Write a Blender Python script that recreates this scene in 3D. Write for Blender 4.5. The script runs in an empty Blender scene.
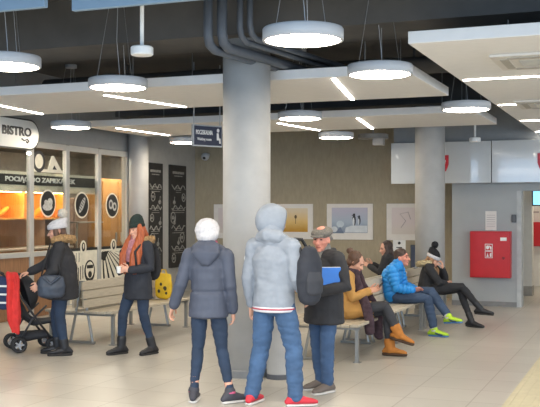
import bpy, bmesh, math, random
from mathutils import Vector, Matrix, Euler, noise

random.seed(7)
SC = bpy.context.scene
COL = SC.collection
R = math.radians
TH = R(21.8)                                   # the hall's long axis against the view
AX = Vector((math.sin(TH), math.cos(TH), 0))   # along the hall, away from the viewer
BX = Vector((math.cos(TH), -math.sin(TH), 0))  # across the hall, to the right


def P(a, b, z=0.0):
    return AX * a + BX * b + Vector((0, 0, z))


# ------------------------------------------------------------------ camera, world, light, exposure
cam = bpy.data.cameras.new('camera')
cam.sensor_width = 36.0
cam.lens = 36.0 * 950 / 540
cam.clip_start = 0.05
cam.shift_y = 9.5 / 540
camo = bpy.data.objects.new('camera', cam)
camo.location = (0, 0, 1.7)
camo.rotation_euler = (R(90), 0, 0)
COL.objects.link(camo)
SC.camera = camo

world = bpy.data.worlds.new('world')
SC.world = world
world.use_nodes = True
wn = world.node_tree.nodes['Background']
wn.inputs[0].default_value = (0.62, 0.78, 1.0, 1)
wn.inputs[1].default_value = 0.6


def area(name, loc, rot, sx, sy, energy, color):
    l = bpy.data.lights.new(name, 'AREA')
    l.shape = 'RECTANGLE'
    l.size, l.size_y = sx, sy
    l.energy = energy
    l.color = color
    o = bpy.data.objects.new(name, l)
    o.location = loc
    o.rotation_euler = rot
    COL.objects.link(o)
    return o


# daylight through the glazed front of the hall, behind the viewer
area('daylight', P(-5.6, -1.0, 2.2), (R(90), 0, -TH), 14, 3.6, 440, (0.40, 0.66, 1.0))
# daylight from the glazed side of the hall, far right of the frame
area('daylight_side', P(6.0, 8.6, 2.2), (R(90), 0, R(90) - TH), 14, 3.4, 300, (0.86, 0.93, 1.0))
# strips of lamps in the hall outside the frame
area('hall_lamps', P(2.6, -2.0, 3.05), (0, 0, -TH), 9, 5, 430, (1.0, 0.93, 0.82))

vs = SC.view_settings
vs.view_transform = 'Standard'
vs.look = 'None'
vs.exposure = 1.0
vs.gamma = 1.0
vs.use_curve_mapping = False
SC.cycles.max_bounces = 8
SC.cycles.diffuse_bounces = 5
SC.cycles.sample_clamp_indirect = 6.0


# ------------------------------------------------------------------ materials
def lin(h):
    h = h.lstrip('#')
    out = []
    for i in (0, 2, 4):
        c = int(h[i:i + 2], 16) / 255
        out.append(c / 12.92 if c <= 0.04045 else ((c + 0.055) / 1.055) ** 2.4)
    return out


MATS = {}


def mat(name, col, rough=0.6, metal=0.0, var=0.10, scale=9.0, bump=0.0, emit=0.0, stretch=None, coat=0.0, sheen=0.0, spec=0.5):
    if name in MATS:
        return MATS[name]
    m = bpy.data.materials.new(name)
    m.use_nodes = True
    nt = m.node_tree
    b = nt.nodes['Principled BSDF']
    c = lin(col)
    tc = nt.nodes.new('ShaderNodeTexCoord')
    mp = nt.nodes.new('ShaderNodeMapping')
    if stretch:
        mp.inputs['Scale'].default_value = stretch
    nz = nt.nodes.new('ShaderNodeTexNoise')
    nz.inputs['Scale'].default_value = scale
    nz.inputs['Detail'].default_value = 4
    rp = nt.nodes.new('ShaderNodeValToRGB')
    rp.color_ramp.elements[0].position = 0.3
    rp.color_ramp.elements[1].position = 0.7
    rp.color_ramp.elements[0].color = [x * (1 - var) for x in c] + [1]
    rp.color_ramp.elements[1].color = [min(1, x * (1 + var)) for x in c] + [1]
    nt.links.new(tc.outputs['Object'], mp.inputs['Vector'])
    nt.links.new(mp.outputs['Vector'], nz.inputs['Vector'])
    nt.links.new(nz.outputs['Fac'], rp.inputs['Fac'])
    nt.links.new(rp.outputs['Color'], b.inputs['Base Color'])
    b.inputs['Roughness'].default_value = rough
    b.inputs['Metallic'].default_value = metal
    b.inputs['Specular IOR Level'].default_value = spec
    if coat:
        b.inputs['Coat Weight'].default_value = coat
    if sheen:
        b.inputs['Sheen Weight'].default_value = sheen
    if bump:
        bp = nt.nodes.new('ShaderNodeBump')
        bp.inputs['Strength'].default_value = bump
        bp.inputs['Distance'].default_value = 0.01
        nt.links.new(nz.outputs['Fac'], bp.inputs['Height'])
        nt.links.new(bp.outputs['Normal'], b.inputs['Normal'])
    if emit:
        b.inputs['Emission Color'].default_value = c + [1]
        b.inputs['Emission Strength'].default_value = emit
    MATS[name] = m
    return m


def glass_mat():
    m = bpy.data.materials.new('shop_glass')
    m.use_nodes = True
    nt = m.node_tree
    for n in list(nt.nodes):
        nt.nodes.remove(n)
    out = nt.nodes.new('ShaderNodeOutputMaterial')
    tr = nt.nodes.new('ShaderNodeBsdfTransparent')
    tr.inputs[0].default_value = (0.86, 0.88, 0.87, 1)
    gl = nt.nodes.new('ShaderNodeBsdfGlossy')
    gl.inputs['Roughness'].default_value = 0.04
    lw = nt.nodes.new('ShaderNodeLayerWeight')
    lw.inputs['Blend'].default_value = 0.30
    ml = nt.nodes.new('ShaderNodeMath')
    ml.operation = 'MULTIPLY'
    ml.inputs[1].default_value = 0.22
    mx = nt.nodes.new('ShaderNodeMixShader')
    nt.links.new(lw.outputs['Facing'], ml.inputs[0])
    nt.links.new(ml.outputs[0], mx.inputs[0])
    nt.links.new(tr.outputs[0], mx.inputs[1])
    nt.links.new(gl.outputs[0], mx.inputs[2])
    nt.links.new(mx.outputs[0], out.inputs[0])
    return m


GLASS = glass_mat()


def floor_mat():
    m = bpy.data.materials.new('floor_tiles')
    m.use_nodes = True
    nt = m.node_tree
    b = nt.nodes['Principled BSDF']
    tc = nt.nodes.new('ShaderNodeTexCoord')
    br = nt.nodes.new('ShaderNodeTexBrick')
    br.offset = 0.0
    br.inputs['Scale'].default_value = 1.0
    br.inputs['Brick Width'].default_value = 0.6
    br.inputs['Row Height'].default_value = 0.6
    br.inputs['Mortar Size'].default_value = 0.006
    br.inputs['Mortar Smooth'].default_value = 0.3
    br.inputs['Color1'].default_value = lin('c3beb4') + [1]
    br.inputs['Color2'].default_value = lin('bcb7ad') + [1]
    br.inputs['Mortar'].default_value = lin('9f978b') + [1]
    nz = nt.nodes.new('ShaderNodeTexNoise')
    nz.inputs['Scale'].default_value = 1.1
    nz.inputs['Detail'].default_value = 5
    mx = nt.nodes.new('ShaderNodeMixRGB')
    mx.blend_type = 'MULTIPLY'
    mx.inputs[0].default_value = 0.25
    nt.links.new(tc.outputs['Object'], br.inputs['Vector'])
    nt.links.new(tc.outputs['Object'], nz.inputs['Vector'])
    nt.links.new(br.outputs['Color'], mx.inputs[1])
    nt.links.new(nz.outputs['Fac'], mx.inputs[2])
    nt.links.new(mx.outputs[0], b.inputs['Base Color'])
    b.inputs['Roughness'].default_value = 0.32
    return m


# ------------------------------------------------------------------ mesh helpers
def box(bm, c, s, rz=0.0, bev=0.0, mi=0, M=None):
    """box of size s centred on c"""
    r = bmesh.ops.create_cube(bm, size=1.0)
    vs_ = r['verts']
    T = Matrix.Translation(Vector(c)) @ Matrix.Rotation(rz, 4, 'Z') @ Matrix.Diagonal((s[0], s[1], s[2], 1))
    if M is not None:
        T = M @ T
    bmesh.ops.transform(bm, matrix=T, verts=vs_)
    fs = {f for v in vs_ for f in v.link_faces}
    for f in fs:
        f.material_index = mi
    if bev:
        es = list({e for v in vs_ for e in v.link_edges})
        bmesh.ops.bevel(bm, geom=es, offset=bev, segments=2, affect='EDGES', profile=0.5)


def limb(bm, pts, radii, side=None, seg=14, cap=True, mi=0, k0=1.0, k1=1.0):
    """closed tapering tube through pts; radii are numbers or (along side, across side)"""
    pts = [Vector(p) for p in pts]
    rr = [(r, r) if isinstance(r, (int, float)) else r for r in radii]
    n = len(pts)
    tans = []
    for i in range(n):
        t = pts[min(i + 1, n - 1)] - pts[max(i - 1, 0)]
        if i not in (0, n - 1):
            t = (pts[i + 1] - pts[i]).normalized() + (pts[i] - pts[i - 1]).normalized()
        if t.length < 1e-6:
            t = Vector((0, 0, 1))
        tans.append(t.normalized())
    rings = []
    u = Vector(side) if side is not None else None
    prev = None
    seq = []
    for i in range(n):
        if i == 0 and cap:
            k = min(rr[0]) * k0
            seq.append((pts[0] - tans[0] * k * 0.85, (rr[0][0] * .45, rr[0][1] * .45), tans[0]))
            seq.append((pts[0] - tans[0] * k * 0.5, (rr[0][0] * .83, rr[0][1] * .83), tans[0]))
        seq.append((pts[i], rr[i], tans[i]))
        if i == n - 1 and cap:
            k = min(rr[i]) * k1
            seq.append((pts[i] + tans[i] * k * 0.5, (rr[i][0] * .83, rr[i][1] * .83), tans[i]))
            seq.append((pts[i] + tans[i] * k * 0.85, (rr[i][0] * .45, rr[i][1] * .45), tans[i]))
    for c, r, t in seq:
        if u is not None:
            uu = u - t * u.dot(t)
        elif prev is not None:
            uu = prev - t * prev.dot(t)
        else:
            uu = t.orthogonal()
        if uu.length < 1e-5:
            uu = t.orthogonal()
        uu.normalize()
        prev = uu
        vv = t.cross(uu)
        ring = [bm.verts.new(c + uu * (math.cos(2 * math.pi * j / seg) * r[0]) + vv * (math.sin(2 * math.pi * j / seg) * r[1])) for j in range(seg)]
        rings.append(ring)
    for i in range(len(rings) - 1):
        for j in range(seg):
            f = bm.faces.new((rings[i][j], rings[i][(j + 1) % seg], rings[i + 1][(j + 1) % seg], rings[i + 1][j]))
            f.material_index = mi
    f = bm.faces.new(rings[0][::-1]); f.material_index = mi
    f = bm.faces.new(rings[-1]); f.material_index = mi


def tube(bm, pts, r, seg=10, mi=0):
    limb(bm, pts, [r] * len(pts), seg=seg, cap=False, mi=mi)


def ell(bm, c, r, Rm=None, seg=20, mi=0):
    res = bmesh.ops.create_uvsphere(bm, u_segments=seg, v_segments=max(8, seg * 2 // 3), radius=1.0)
    T = Matrix.Translation(Vector(c))
    if Rm is not None:
        T = T @ Rm.to_4x4()
    T = T @ Matrix.Diagonal((r[0], r[1], r[2], 1))
    bmesh.ops.transform(bm, matrix=T, verts=res['verts'])
    for f in {f for v in res['verts'] for f in v.link_faces}:
        f.material_index = mi


def lathe(bm, prof, c=(0, 0, 0), seg=32, mi=0, M=None):
    """surface of revolution about z; prof is a list of (radius, z)"""
    T = Matrix.Translation(Vector(c))
    if M is not None:
        T = T @ M.to_4x4()
    rings = []
    for r, z in prof:
        if r < 1e-6:
            rings.append([bm.verts.new(T @ Vector((0, 0, z)))])
        else:
            rings.append([bm.verts.new(T @ Vector((r * math.cos(2 * math.pi * j / seg), r * math.sin(2 * math.pi * j / seg), z))) for j in range(seg)])
    for i in range(len(rings) - 1):
        A, B = rings[i], rings[i + 1]
        for j in range(seg):
            if len(A) == 1 and len(B) == 1:
                continue
            if len(A) == 1:
                f = bm.faces.new((A[0], B[j], B[(j + 1) % seg]))
            elif len(B) == 1:
                f = bm.faces.new((A[j], B[0], A[(j + 1) % seg]))
            else:
                f = bm.faces.new((A[j], B[j], B[(j + 1) % seg], A[(j + 1) % seg]))
            f.material_index = mi


def prism(bm, pts2, y0, y1, M=None, mi=0):
    """outline in local x,z extruded from y0 to y1"""
    T = M if M is not None else Matrix.Identity(4)
    a = [bm.verts.new(T @ Vector((x, y0, z))) for x, z in pts2]
    b = [bm.verts.new(T @ Vector((x, y1, z))) for x, z in pts2]
    n = len(pts2)
    fs = [bm.faces.new(a[::-1]), bm.faces.new(b)]
    for i in range(n):
        fs.append(bm.faces.new((a[i], a[(i + 1) % n], b[(i + 1) % n], b[i])))
    for f in fs:
        f.material_index = mi


def disc2(cx, cz, rx, rz, n=28):
    return [(cx + rx * math.cos(2 * math.pi * i / n), cz + rz * math.sin(2 * math.pi * i / n)) for i in range(n)]


def obj(name, bm, mats, parent=None, loc=None, rz=None, smooth=False, M=None):
    bmesh.ops.recalc_face_normals(bm, faces=bm.faces)
    me = bpy.data.meshes.new(name)
    bm.to_mesh(me)
    bm.free()
    if not isinstance(mats, (list, tuple)):
        mats = [mats]
    for m in mats:
        me.materials.append(m)
    if smooth:
        for p in me.polygons:
            p.use_smooth = True
    o = bpy.data.objects.new(name, me)
    COL.objects.link(o)
    if parent is not None:
        o.parent = parent
    if loc is not None:
        o.location = loc
    if rz is not None:
        o.rotation_euler = (0, 0, rz)
    return o


def tag(o, label, cat, group=None):
    o['label'] = label
    o['category'] = cat
    if group:
        o['group'] = group
    return o


def thing(name, label, cat, loc=(0, 0, 0), rz=0.0, group=None):
    o = bpy.data.objects.new(name, None)
    o.empty_display_size = 0.1
    COL.objects.link(o)
    o.location = loc
    o.rotation_euler = (0, 0, rz)
    return tag(o, label, cat, group)


def struct(o, label=None):
    o['kind'] = 'structure'
    if label:
        o['label'] = label
    return o


def hall(name, label, cat, a, b, z=0.0, group=None):
    """a thing whose local x runs across the hall and local y along it"""
    return thing(name, label, cat, P(a, b, z), -TH, group)


def dup(root, loc, rz, label, group=None, extra=0):
    r = root.copy()
    COL.objects.link(r)
    r.location = loc
    r.rotation_euler = (0, 0, rz)
    r['label'] = label
    if group:
        r['group'] = group
    for ch in list(root.children):
        c = ch.copy()
        COL.objects.link(c)
        c.parent = r
        for g in list(ch.children):
            d = g.copy()
            COL.objects.link(d)
            d.parent = c
    return r


def evalmesh(o):
    dg = bpy.context.evaluated_depsgraph_get()
    dg.update()
    return bpy.data.meshes.new_from_object(o.evaluated_get(dg))


def text_obj(name, body, size, m, parent=None, M=None, depth=0.004, bold=0.0, ax='CENTER', sx=1.0):
    """letters as a mesh standing in the local x,z plane, facing -y"""
    c = bpy.data.curves.new(name, 'FONT')
    c.body = body
    c.size = size
    c.extrude = depth
    c.offset = bold
    c.align_x = ax
    c.align_y = 'CENTER'
    c.resolution_u = 3
    t = bpy.data.objects.new(name, c)
    COL.objects.link(t)
    me = evalmesh(t)
    bpy.data.objects.remove(t)
    T = Matrix.Rotation(R(90), 4, 'X') @ Matrix.Diagonal((sx, 1, 1, 1))
    if M is not None:
        T = M @ T
    me.transform(T)
    me.materials.clear()
    me.materials.append(m)
    o = bpy.data.objects.new(name, me)
    COL.objects.link(o)
    if parent is not None:
        o.parent = parent
    return o


def skin(name, bm, m, parent, voxel=0.008, it=3, disp=None, fac=0.5):
    """melt the overlapping pieces in bm into one continuous surface"""
    bmesh.ops.recalc_face_normals(bm, faces=bm.faces)
    me = bpy.data.meshes.new(name)
    bm.to_mesh(me)
    bm.free()
    o = bpy.data.objects.new(name, me)
    COL.objects.link(o)
    rm = o.modifiers.new('r', 'REMESH')
    rm.mode = 'VOXEL'
    rm.voxel_size = voxel
    sm = o.modifiers.new('s', 'SMOOTH')
    sm.factor = fac
    sm.iterations = it
    res = evalmesh(o)
    bpy.data.objects.remove(o)
    bpy.data.meshes.remove(me)
    if disp:
        ns = [v.normal.copy() for v in res.vertices]
        for v, n_ in zip(res.vertices, ns):
            v.co += n_ * disp(v.co)
    for p in res.polygons:
        p.use_smooth = True
    res.name = name
    res.materials.clear()
    for q in (m if isinstance(m, (list, tuple)) else [m]):
        res.materials.append(q)
    o = bpy.data.objects.new(name, res)
    COL.objects.link(o)
    o.parent = parent
    return o


def wrinkle(amp=0.004, f=14.0, sx=1.0, sz=1.0, seed=0.0):
    def d(co):
        q = Vector((co.x * f * sx + seed, co.y * f * sx, co.z * f * sz))
        return amp * (noise.noise(q) + 0.5 * noise.noise(q * 2.1))
    return d


# ------------------------------------------------------------------ palette
M_WHITE = mat('white_paint', 'dedcd6', 0.55, var=0.03)
M_COLUMN = mat('column_render', 'aaa8a4', 0.7, var=0.06, scale=5, bump=0.1)
M_PLINTH = mat('plinth_grey', '7d7d7c', 0.5)
M_DARKCEIL = mat('ceiling_charcoal', '484746', 0.85, var=0.15, scale=2)
M_BEAM = mat('beam_charcoal', '585653', 0.85, var=0.12, scale=3)
M_KHAKI = mat('wall_khaki', 'a1967f', 0.85, var=0.07, scale=26, bump=0.15, stretch=(1, 1, .25))
M_GREYWALL = mat('wall_grey', 'a3a6a6', 0.7, var=0.03, scale=3)
M_FRAME = mat('frame_grey', 'a8a7a2', 0.45, var=0.04)
M_SLATE = mat('slate_film', '2f2f2f', 0.5)
M_CREAM = mat('cream_film', 'd9d3c0', 0.6)
M_BLACKFILM = mat('black_film', '242423', 0.45, var=0.2)
M_CHALK = mat('chalk', 'b7b5ae', 0.9, var=0.25, scale=30)
M_WOOD = mat('wood_brown', '8d6748', 0.55, var=0.18, scale=7, stretch=(6, 6, .6))
M_LEDGE = mat('wood_orange', 'cf9c52', 0.55, var=0.15, scale=6, stretch=(6, 6, .6))
M_METAL = mat('bench_metal', '9a9a96', 0.35, metal=0.55, var=0.05)
M_SLAT = mat('bench_slat', 'b8ad99', 0.5, var=0.10, scale=8, stretch=(8, 1, 8))
M_PIPE = mat('pipe_grey', '545b64', 0.5, var=0.08)
M_LAMP = mat('lamp_housing', 'b4b7ba', 0.45, var=0.03)
M_DISC = mat('lamp_disc', 'fff2de', 0.5, var=0.0, emit=19.0)
M_LED = mat('led_strip', 'fff8ee', 0.5, var=0.0, emit=10.0)
M_WIRE = mat('steel_wire', 'a5a5a4', 0.4, metal=0.8)
M_RED = mat('cabinet_red', 'c01a20', 0.4, var=0.04)
M_REDSIGN = mat('shield_red', 'b3192a', 0.4, var=0.05)
M_PAPER = mat('paper', 'dcd7d0', 0.8, var=0.03)
M_NAVYSIGN = mat('sign_navy', '2b3147', 0.5)
M_SIGNW = mat('sign_white', 'e6e6e2', 0.5)
M_BLACK = mat('rubber_black', '1e1e20', 0.6, var=0.2)
M_SKIN = mat('skin', 'd39f86', 0.55, var=0.08, scale=12)
M_SKINP = mat('skin_flushed', 'd38d78', 0.55, var=0.10, scale=12)
M_EYE = mat('eye_dark', '2b211c', 0.3)
M_LIP = mat('lip', 'a85a52', 0.5)


# ------------------------------------------------------------------ the setting
def hbox(name, b0, b1, a0, a1, z0, z1, m, bev=0.0):
    bm = bmesh.new()
    box(bm, (0, 0, (z1 - z0) / 2), (b1 - b0, a1 - a0, z1 - z0), bev=bev)
    return obj(name, bm, m, loc=P((a0 + a1) / 2, (b0 + b1) / 2, z0), rz=-TH)


SHOP = -9.33
BACK = 18.87
RZ_SHOP = R(90) - TH
bm = bmesh.new()
box(bm, (0, 0, -0.1), (24, 34, 0.2))
struct(obj('floor', bm, floor_mat(), loc=P(8, -1.5, 0), rz=-TH), 'pale beige tiled floor of the station hall')
struct(hbox('ceiling', -13.6, 9.2, -6, 23, 4.0, 4.2, M_DARKCEIL), 'dark charcoal ceiling above the hanging panels')
for i, a in enumerate((1.9, 8.75, 15.45)):
    struct(hbox('trim_%d' % (i + 1), -9.3, 9.0, a, a + 0.85, 3.5, 4.0, M_BEAM), 'dark ceiling beam across the hall')
struct(hbox('wall_back', -9.33, -3.2, BACK, BACK + 0.2, 0, 4.0, M_KHAKI), 'khaki textured wall carrying the posters')
# projecting grey wall with a doorway at its right
struct(hbox('wall_right', -3.40, -2.23, 17.57, 17.85, 0, 4.0, M_GREYWALL), 'grey wall carrying the red hose cabinet')
struct(hbox('wall_lintel', -2.23, 9.0, 17.57, 17.8, 2.10, 4.0, M_GREYWALL))
struct(hbox('wall_far_right', -0.70, 9.0, 17.57, 17.8, 0, 2.10, M_GREYWALL))
struct(hbox('trim_4', -2.23, -2.15, 17.56, 17.86, 0, 2.10, mat('lining_pale', 'b4b6b5', .6)), 'pale door lining right of the grey wall')
struct(hbox('wall_corridor_left', -3.40, -3.2, 17.85, 23.0, 0, 4.0, M_WHITE))
struct(hbox('wall_corridor_right', -0.6, -0.4, 17.8, 23.0, 0, 4.0, M_WHITE))
struct(hbox('wall_corridor_end', -3.2, -0.4, 22.8, 23.0, 0, 4.0, M_WHITE))
struct(hbox('baseboard_right', -3.40, -2.23, 17.55, 17.57, 0, 0.09, M_PLINTH))
struct(hbox('wall_side', 9.0, 9.2, -6, 23, 0, 0.5, M_GREYWALL))
# left wall: above and beside the shop front
struct(hbox('wall_left', SHOP - 0.15, SHOP, -6, 11.84, 0, 4.0, M_GREYWALL))
struct(hbox('wall_left_upper', SHOP - 0.15, SHOP, 11.84, 15.98, 2.88, 4.0, mat('wall_grey_dim', '8f908f', 0.75, var=0.04)))
struct(hbox('wall_left_far', SHOP - 0.15, SHOP, 15.98, BACK + 0.2, 0, 4.0, mat('wall_grey_pale', 'aaa9a4', 0.75, var=0.04)))
# shop interior
struct(hbox('wall_shop_back', -12.4, -12.2, 10.8, 18.87, 0, 2.95, mat('shop_wall', 'a39d94', 0.8)))
struct(hbox('wall_shop_side', -12.2, SHOP - 0.15, 18.7, 18.87, 0, 2.95, mat('shop_wall', 'a39d94', 0.8)))
struct(hbox('wall_shop_near', -12.2, SHOP - 0.15, 10.8, 11.0, 0, 2.95, mat('shop_wall', 'a39d94', 0.8)))
struct(hbox('ceiling_shop', -12.4, SHOP - 0.15, 10.8, 18.87, 2.95, 3.05, mat('shop_ceiling', '77746f', 0.8)))


def column(a, b, r, label, plinth=True):
    bm = bmesh.new()
    lathe(bm, [(0, 0), (r, 0), (r, 4.0), (0, 4.0)], seg=48)
    o = obj('column', bm, M_COLUMN, loc=P(a, b), rz=0, smooth=False)
    for p in o.data.polygons:
        p.use_smooth = abs(p.normal.z) < 0.5
    struct(o, label)
    if plinth:
        bm = bmesh.new()
        lathe(bm, [(r, 0), (r + .012, 0), (r + .012, .075), (r, .085)], seg=48)
        obj('plinth', bm, M_PLINTH, parent=o, smooth=False)
    return o


column(9.19, -3.94, 0.25, 'big pale round column behind the two people seen from the back')
column(15.95, -3.46, 0.25, 'pale round column behind the right row of benches')
column(16.02, SHOP + 0.2, 0.19, 'slim pale round column at the end of the bistro windows')

# tactile guiding strip in the floor
bm = bmesh.new()
box(bm, (0, 0, 0.001), (0.62, 14, 0.002))
for k in range(7):
    box(bm, (-0.27 + k * 0.09, 0, 0.004), (0.03, 14, 0.005))
struct(obj('trim_5', bm, mat('tactile_yellow', 'c9bfa0', 0.5, var=0.06), loc=P(10, -0.90), rz=-TH), 'yellowish ribbed guiding strip in the floor')


# ------------------------------------------------------------------ shop front
def shop(name, label, cat, a, b=SHOP, z=0.0, group=None):
    """local x along the shop front to the right, local -y into the hall"""
    return thing(name, label, cat, P(a, b, z), RZ_SHOP, group)


BAYS = [11.84, 12.86, 13.88, 14.90, 15.92]
W_ = 1.02
stick_w = M_CREAM
for i in range(4):
    w = bpy.data.objects.new('window_%d' % (i + 1), None)
    COL.objects.link(w)
    w.location = P(BAYS[i], SHOP)
    w.rotation_euler = (0, 0, RZ_SHOP)
    struct(w, ['first window bay of the bistro at the left edge', 'second window bay of the bistro with a round food sticker',
               'third window bay of the bistro behind the left woman', 'last window bay of the bistro beside the slim column'][i])
    bm = bmesh.new()
    box(bm, (0.0, 0, 1.43), (0.10, 0.08, 2.86), bev=0.006)
    if i == 3:
        box(bm, (W_, 0, 1.43), (0.10, 0.08, 2.86), bev=0.006)
    box(bm, (W_ / 2, 0, 2.82), (W_ - 0.1, 0.07, 0.10))
    box(bm, (W_ / 2, 0, 1.03 if i < 2 else 0.06), (W_ - 0.1, 0.07, 0.08 if i < 2 else 0.12))
    obj('frame', bm, M_FRAME, w)
    z0 = 1.06 if i < 2 else 0.12
    bm = bmesh.new()
    box(bm, (W_ / 2, 0.0, (z0 + 2.77) / 2), (W_ - 0.1, 0.008, 2.77 - z0))
    obj('pane', bm, GLASS, w)
    if i < 2:
        bm = bmesh.new()
        box(bm, (W_ / 2, 0.02, 0.50), (W_ - 0.1, 0.06, 0.99))
        obj('lower_panel', bm, M_WOOD, w)
    else:
        # cream film with black line drawings on the lower glass
        bm = bmesh.new()
        box(bm, (W_ / 2, -0.008, 0.58), (W_ - 0.1, 0.004, 0.92), mi=0)
        box(bm, (W_ / 2, -0.012, 1.06), (W_ - 0.1, 0.004, 0.05), mi=1)
        prism(bm, disc2(W_ / 2, 1.085, 0.10, 0.13), -0.016, -0.012, mi=0)
        prism(bm, disc2(W_ / 2, 1.10, 0.055, 0.08), -0.019, -0.016, mi=1)
        prism(bm, disc2(W_ / 2, 1.11, 0.02, 0.045), -0.021, -0.019, mi=0)
        if i == 2:
            prism(bm, disc2(.72, .66, .17, .20), -0.013, -0.009, mi=1)     # front of a little train
            prism(bm, disc2(.72, .68, .13, .15), -0.017, -0.013, mi=0)
            box(bm, (.72, -.018, .74), (.2, .004, .06), mi=1)
            prism(bm, disc2(.72, .60, .06, .06), -0.02, -0.016, mi=1)
            for k in range(5):
                box(bm, (.22 + k * .07, -.012, .58 + .02 * k), (.018, .004, .24), mi=1)
            box(bm, (.36, -.012, .48), (.36, .004, .02), mi=1)
            for k in range(3):
                box(bm, (.2 + k * .09, -.012, .92), (.01, .004, .16), mi=1)
        else:
            for k in range(8):                                                # rays fanning out of one corner
                an = R(6 + k * 11)
                x, z = 0.12 + 0.05 * k, 1.0
                x1, z1 = x + .72 * math.sin(an), 1.0 - .62 * math.cos(an)
                x1 = min(x1, .95)
                prism(bm, [(x, z), (x + .02, z), (x1 + .03, max(z1, .2)), (x1 - .03, max(z1, .2))], -0.013, -0.009, mi=1)
            prism(bm, [(.06, .98), (.34, 1.0), (.2, .82), (.06, .86)], -0.015, -0.011, mi=1)
        obj('film', bm, [stick_w, M_BLACKFILM], w)
    if i >= 1:
        # round food sticker: pale ring, dark disc, chalky food drawing
        bm = bmesh.new()
        zc, xc = (1.86, .47) if i == 1 else (1.84, .47)
        prism(bm, disc2(xc, zc, .225, .235), -0.012, -0.008, mi=0)
        prism(bm, disc2(xc, zc, .195, .205), -0.016, -0.012, mi=1)
        if i == 1:
            prism(bm, disc2(xc - .02, zc - .06, .14, .06), -0.019, -0.016, mi=2)
            prism(bm, disc2(xc + .05, zc + .02, .07, .07), -0.02, -0.017, mi=2)
            prism(bm, disc2(xc - .06, zc + .01, .05, .05), -0.02, -0.017, mi=2)
        elif i == 2:
            Mx = Matrix.Translation((xc, 0, zc)) @ Matrix.Rotation(R(-55), 4, 'Y')
            prism(bm, disc2(0, 0, .16, .055), -0.019, -0.016, M=Mx, mi=2)
            for k in range(-2, 3):
                prism(bm, disc2(k * .05, .01, .008, .045, 10), -0.021, -0.019, M=Mx, mi=1)
        else:
            prism(bm, disc2(xc - .06, zc + .02, .07, .09), -0.019, -0.016, mi=2)
            prism(bm, disc2(xc + .07, zc - .02, .07, .08), -0.019, -0.016, mi=2)
            prism(bm, disc2(xc - .06, zc + .02, .035, .05), -0.021, -0.019, mi=1)
            prism(bm, disc2(xc + .07, zc - .02, .035, .04), -0.021, -0.019, mi=1)
        obj('round_sticker', bm, [M_CREAM, M_BLACKFILM, M_CHALK], w)
    if i == 1:
        bm = bmesh.new()                                                     # logo above the lettering band
        box(bm, (.5, -.008, 2.40), (.86, .003, .05), mi=0)
        prism(bm, disc2(.22, 2.55, .17, .18), -0.012, -0.008, mi=1)
        prism(bm, disc2(.22, 2.55, .11, .12), -0.015, -0.012, mi=0)
        prism(bm, [(.46, 2.42), (.58, 2.66), (.64, 2.66), (.86, 2.42)], -0.012, -0.008, mi=0)
        prism(bm, [(.60, 2.43), (.65, 2.50), (.72, 2.43)], -0.016, -0.012, mi=1)
        obj('window_logo', bm, [M_CREAM, M_SLATE], w)

t = shop('lettering_band', 'dark band with cream capital letters running behind the bistro windows', 'shop sign', 11.9, SHOP - 0.11)
bm = bmesh.new()
box(bm, (1.58, 0.012, 2.205), (3.16, 0.02, 0.33))
obj('backing', bm, M_CREAM, t)
bm = bmesh.new()
box(bm, (1.58, -0.004, 2.24), (3.16, 0.012, 0.165))
obj('dark_strip', bm, M_SLATE, t)


def fit(o, w, h=None):
    xs = [v.co.x for v in o.data.vertices]
    zs = [v.co.z for v in o.data.vertices]
    s = w / (max(xs) - min(xs))
    sz = h / (max(zs) - min(zs)) if h else s
    cx, cz = (max(xs) + min(xs)) / 2, (max(zs) + min(zs)) / 2
    for v in o.data.vertices:
        v.co.x = (v.co.x - cx) * s
        v.co.z = (v.co.z - cz) * sz
    return o


lt = fit(text_obj('letters', 'POCIĄG DO ZAPIEKANEK', 0.14, M_SIGNW, t, bold=0.004), 1.96, 0.105)
lt.location = (1.42, -0.016, 2.238)

# bistro fascia sign
t = shop('bistro_sign', 'white pill shaped sign with black outline lettered BISTRO', 'shop sign', 11.55, SHOP + 0.30, 2.92)
bm = bmesh.new()
pts = []
for k in range(13):
    an = R(90 - 180 * k / 12)
    pts.append((0.85 + 0.24 * math.cos(an), 0.24 * math.sin(an)))
for k in range(13):
    an = R(-90 - 180 * k / 12)
    pts.append((-0.85 + 0.24 * math.cos(an), 0.24 * math.sin(an)))
prism(bm, pts, -0.03, 0.05)
obj('outline_panel', bm, M_BLACKFILM, t)
bm = bmesh.new()
prism(bm, [(x * 0.976, z * 0.9) for x, z in pts], -0.04, -0.031)
obj('face', bm, mat('sign_face', 'd9d8d2', 0.4, var=0.02), t)
lt = fit(text_obj('letters', 'BISTRO', 0.2, M_BLACKFILM, t, bold=0.006), 0.72, 0.14)
lt.location = (0.50, -0.046, 0.035)
bm = bmesh.new()                       # the flourish under the word
tube(bm, [(.62, -.046, -.075), (.68, -.046, -.10), (.76, -.046, -.075), (.80, -.046, -.105), (.76, -.046, -.13), (.73, -.046, -.11)], .010, 6)
obj('flourish', bm, M_BLACKFILM, t)
for x in (-.8, .6):
    bm = bmesh.new()
    box(bm, (x, .14, 0), (.04, .2, .04))
    obj('bracket', bm, M_FRAME, t)
bm = bmesh.new()
tube(bm, [(.86, 0.0, -.23), (.86, 0.0, -.265)], .018)
obj('spot_mount', bm, M_FRAME, t)
bm = bmesh.new()
ell(bm, (.86, 0, -.285), (.035, .035, .028))
obj('spot_bulb', bm, mat('spot_glow', 'fff3dc', .5, var=0, emit=5), t, smooth=True)

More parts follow.
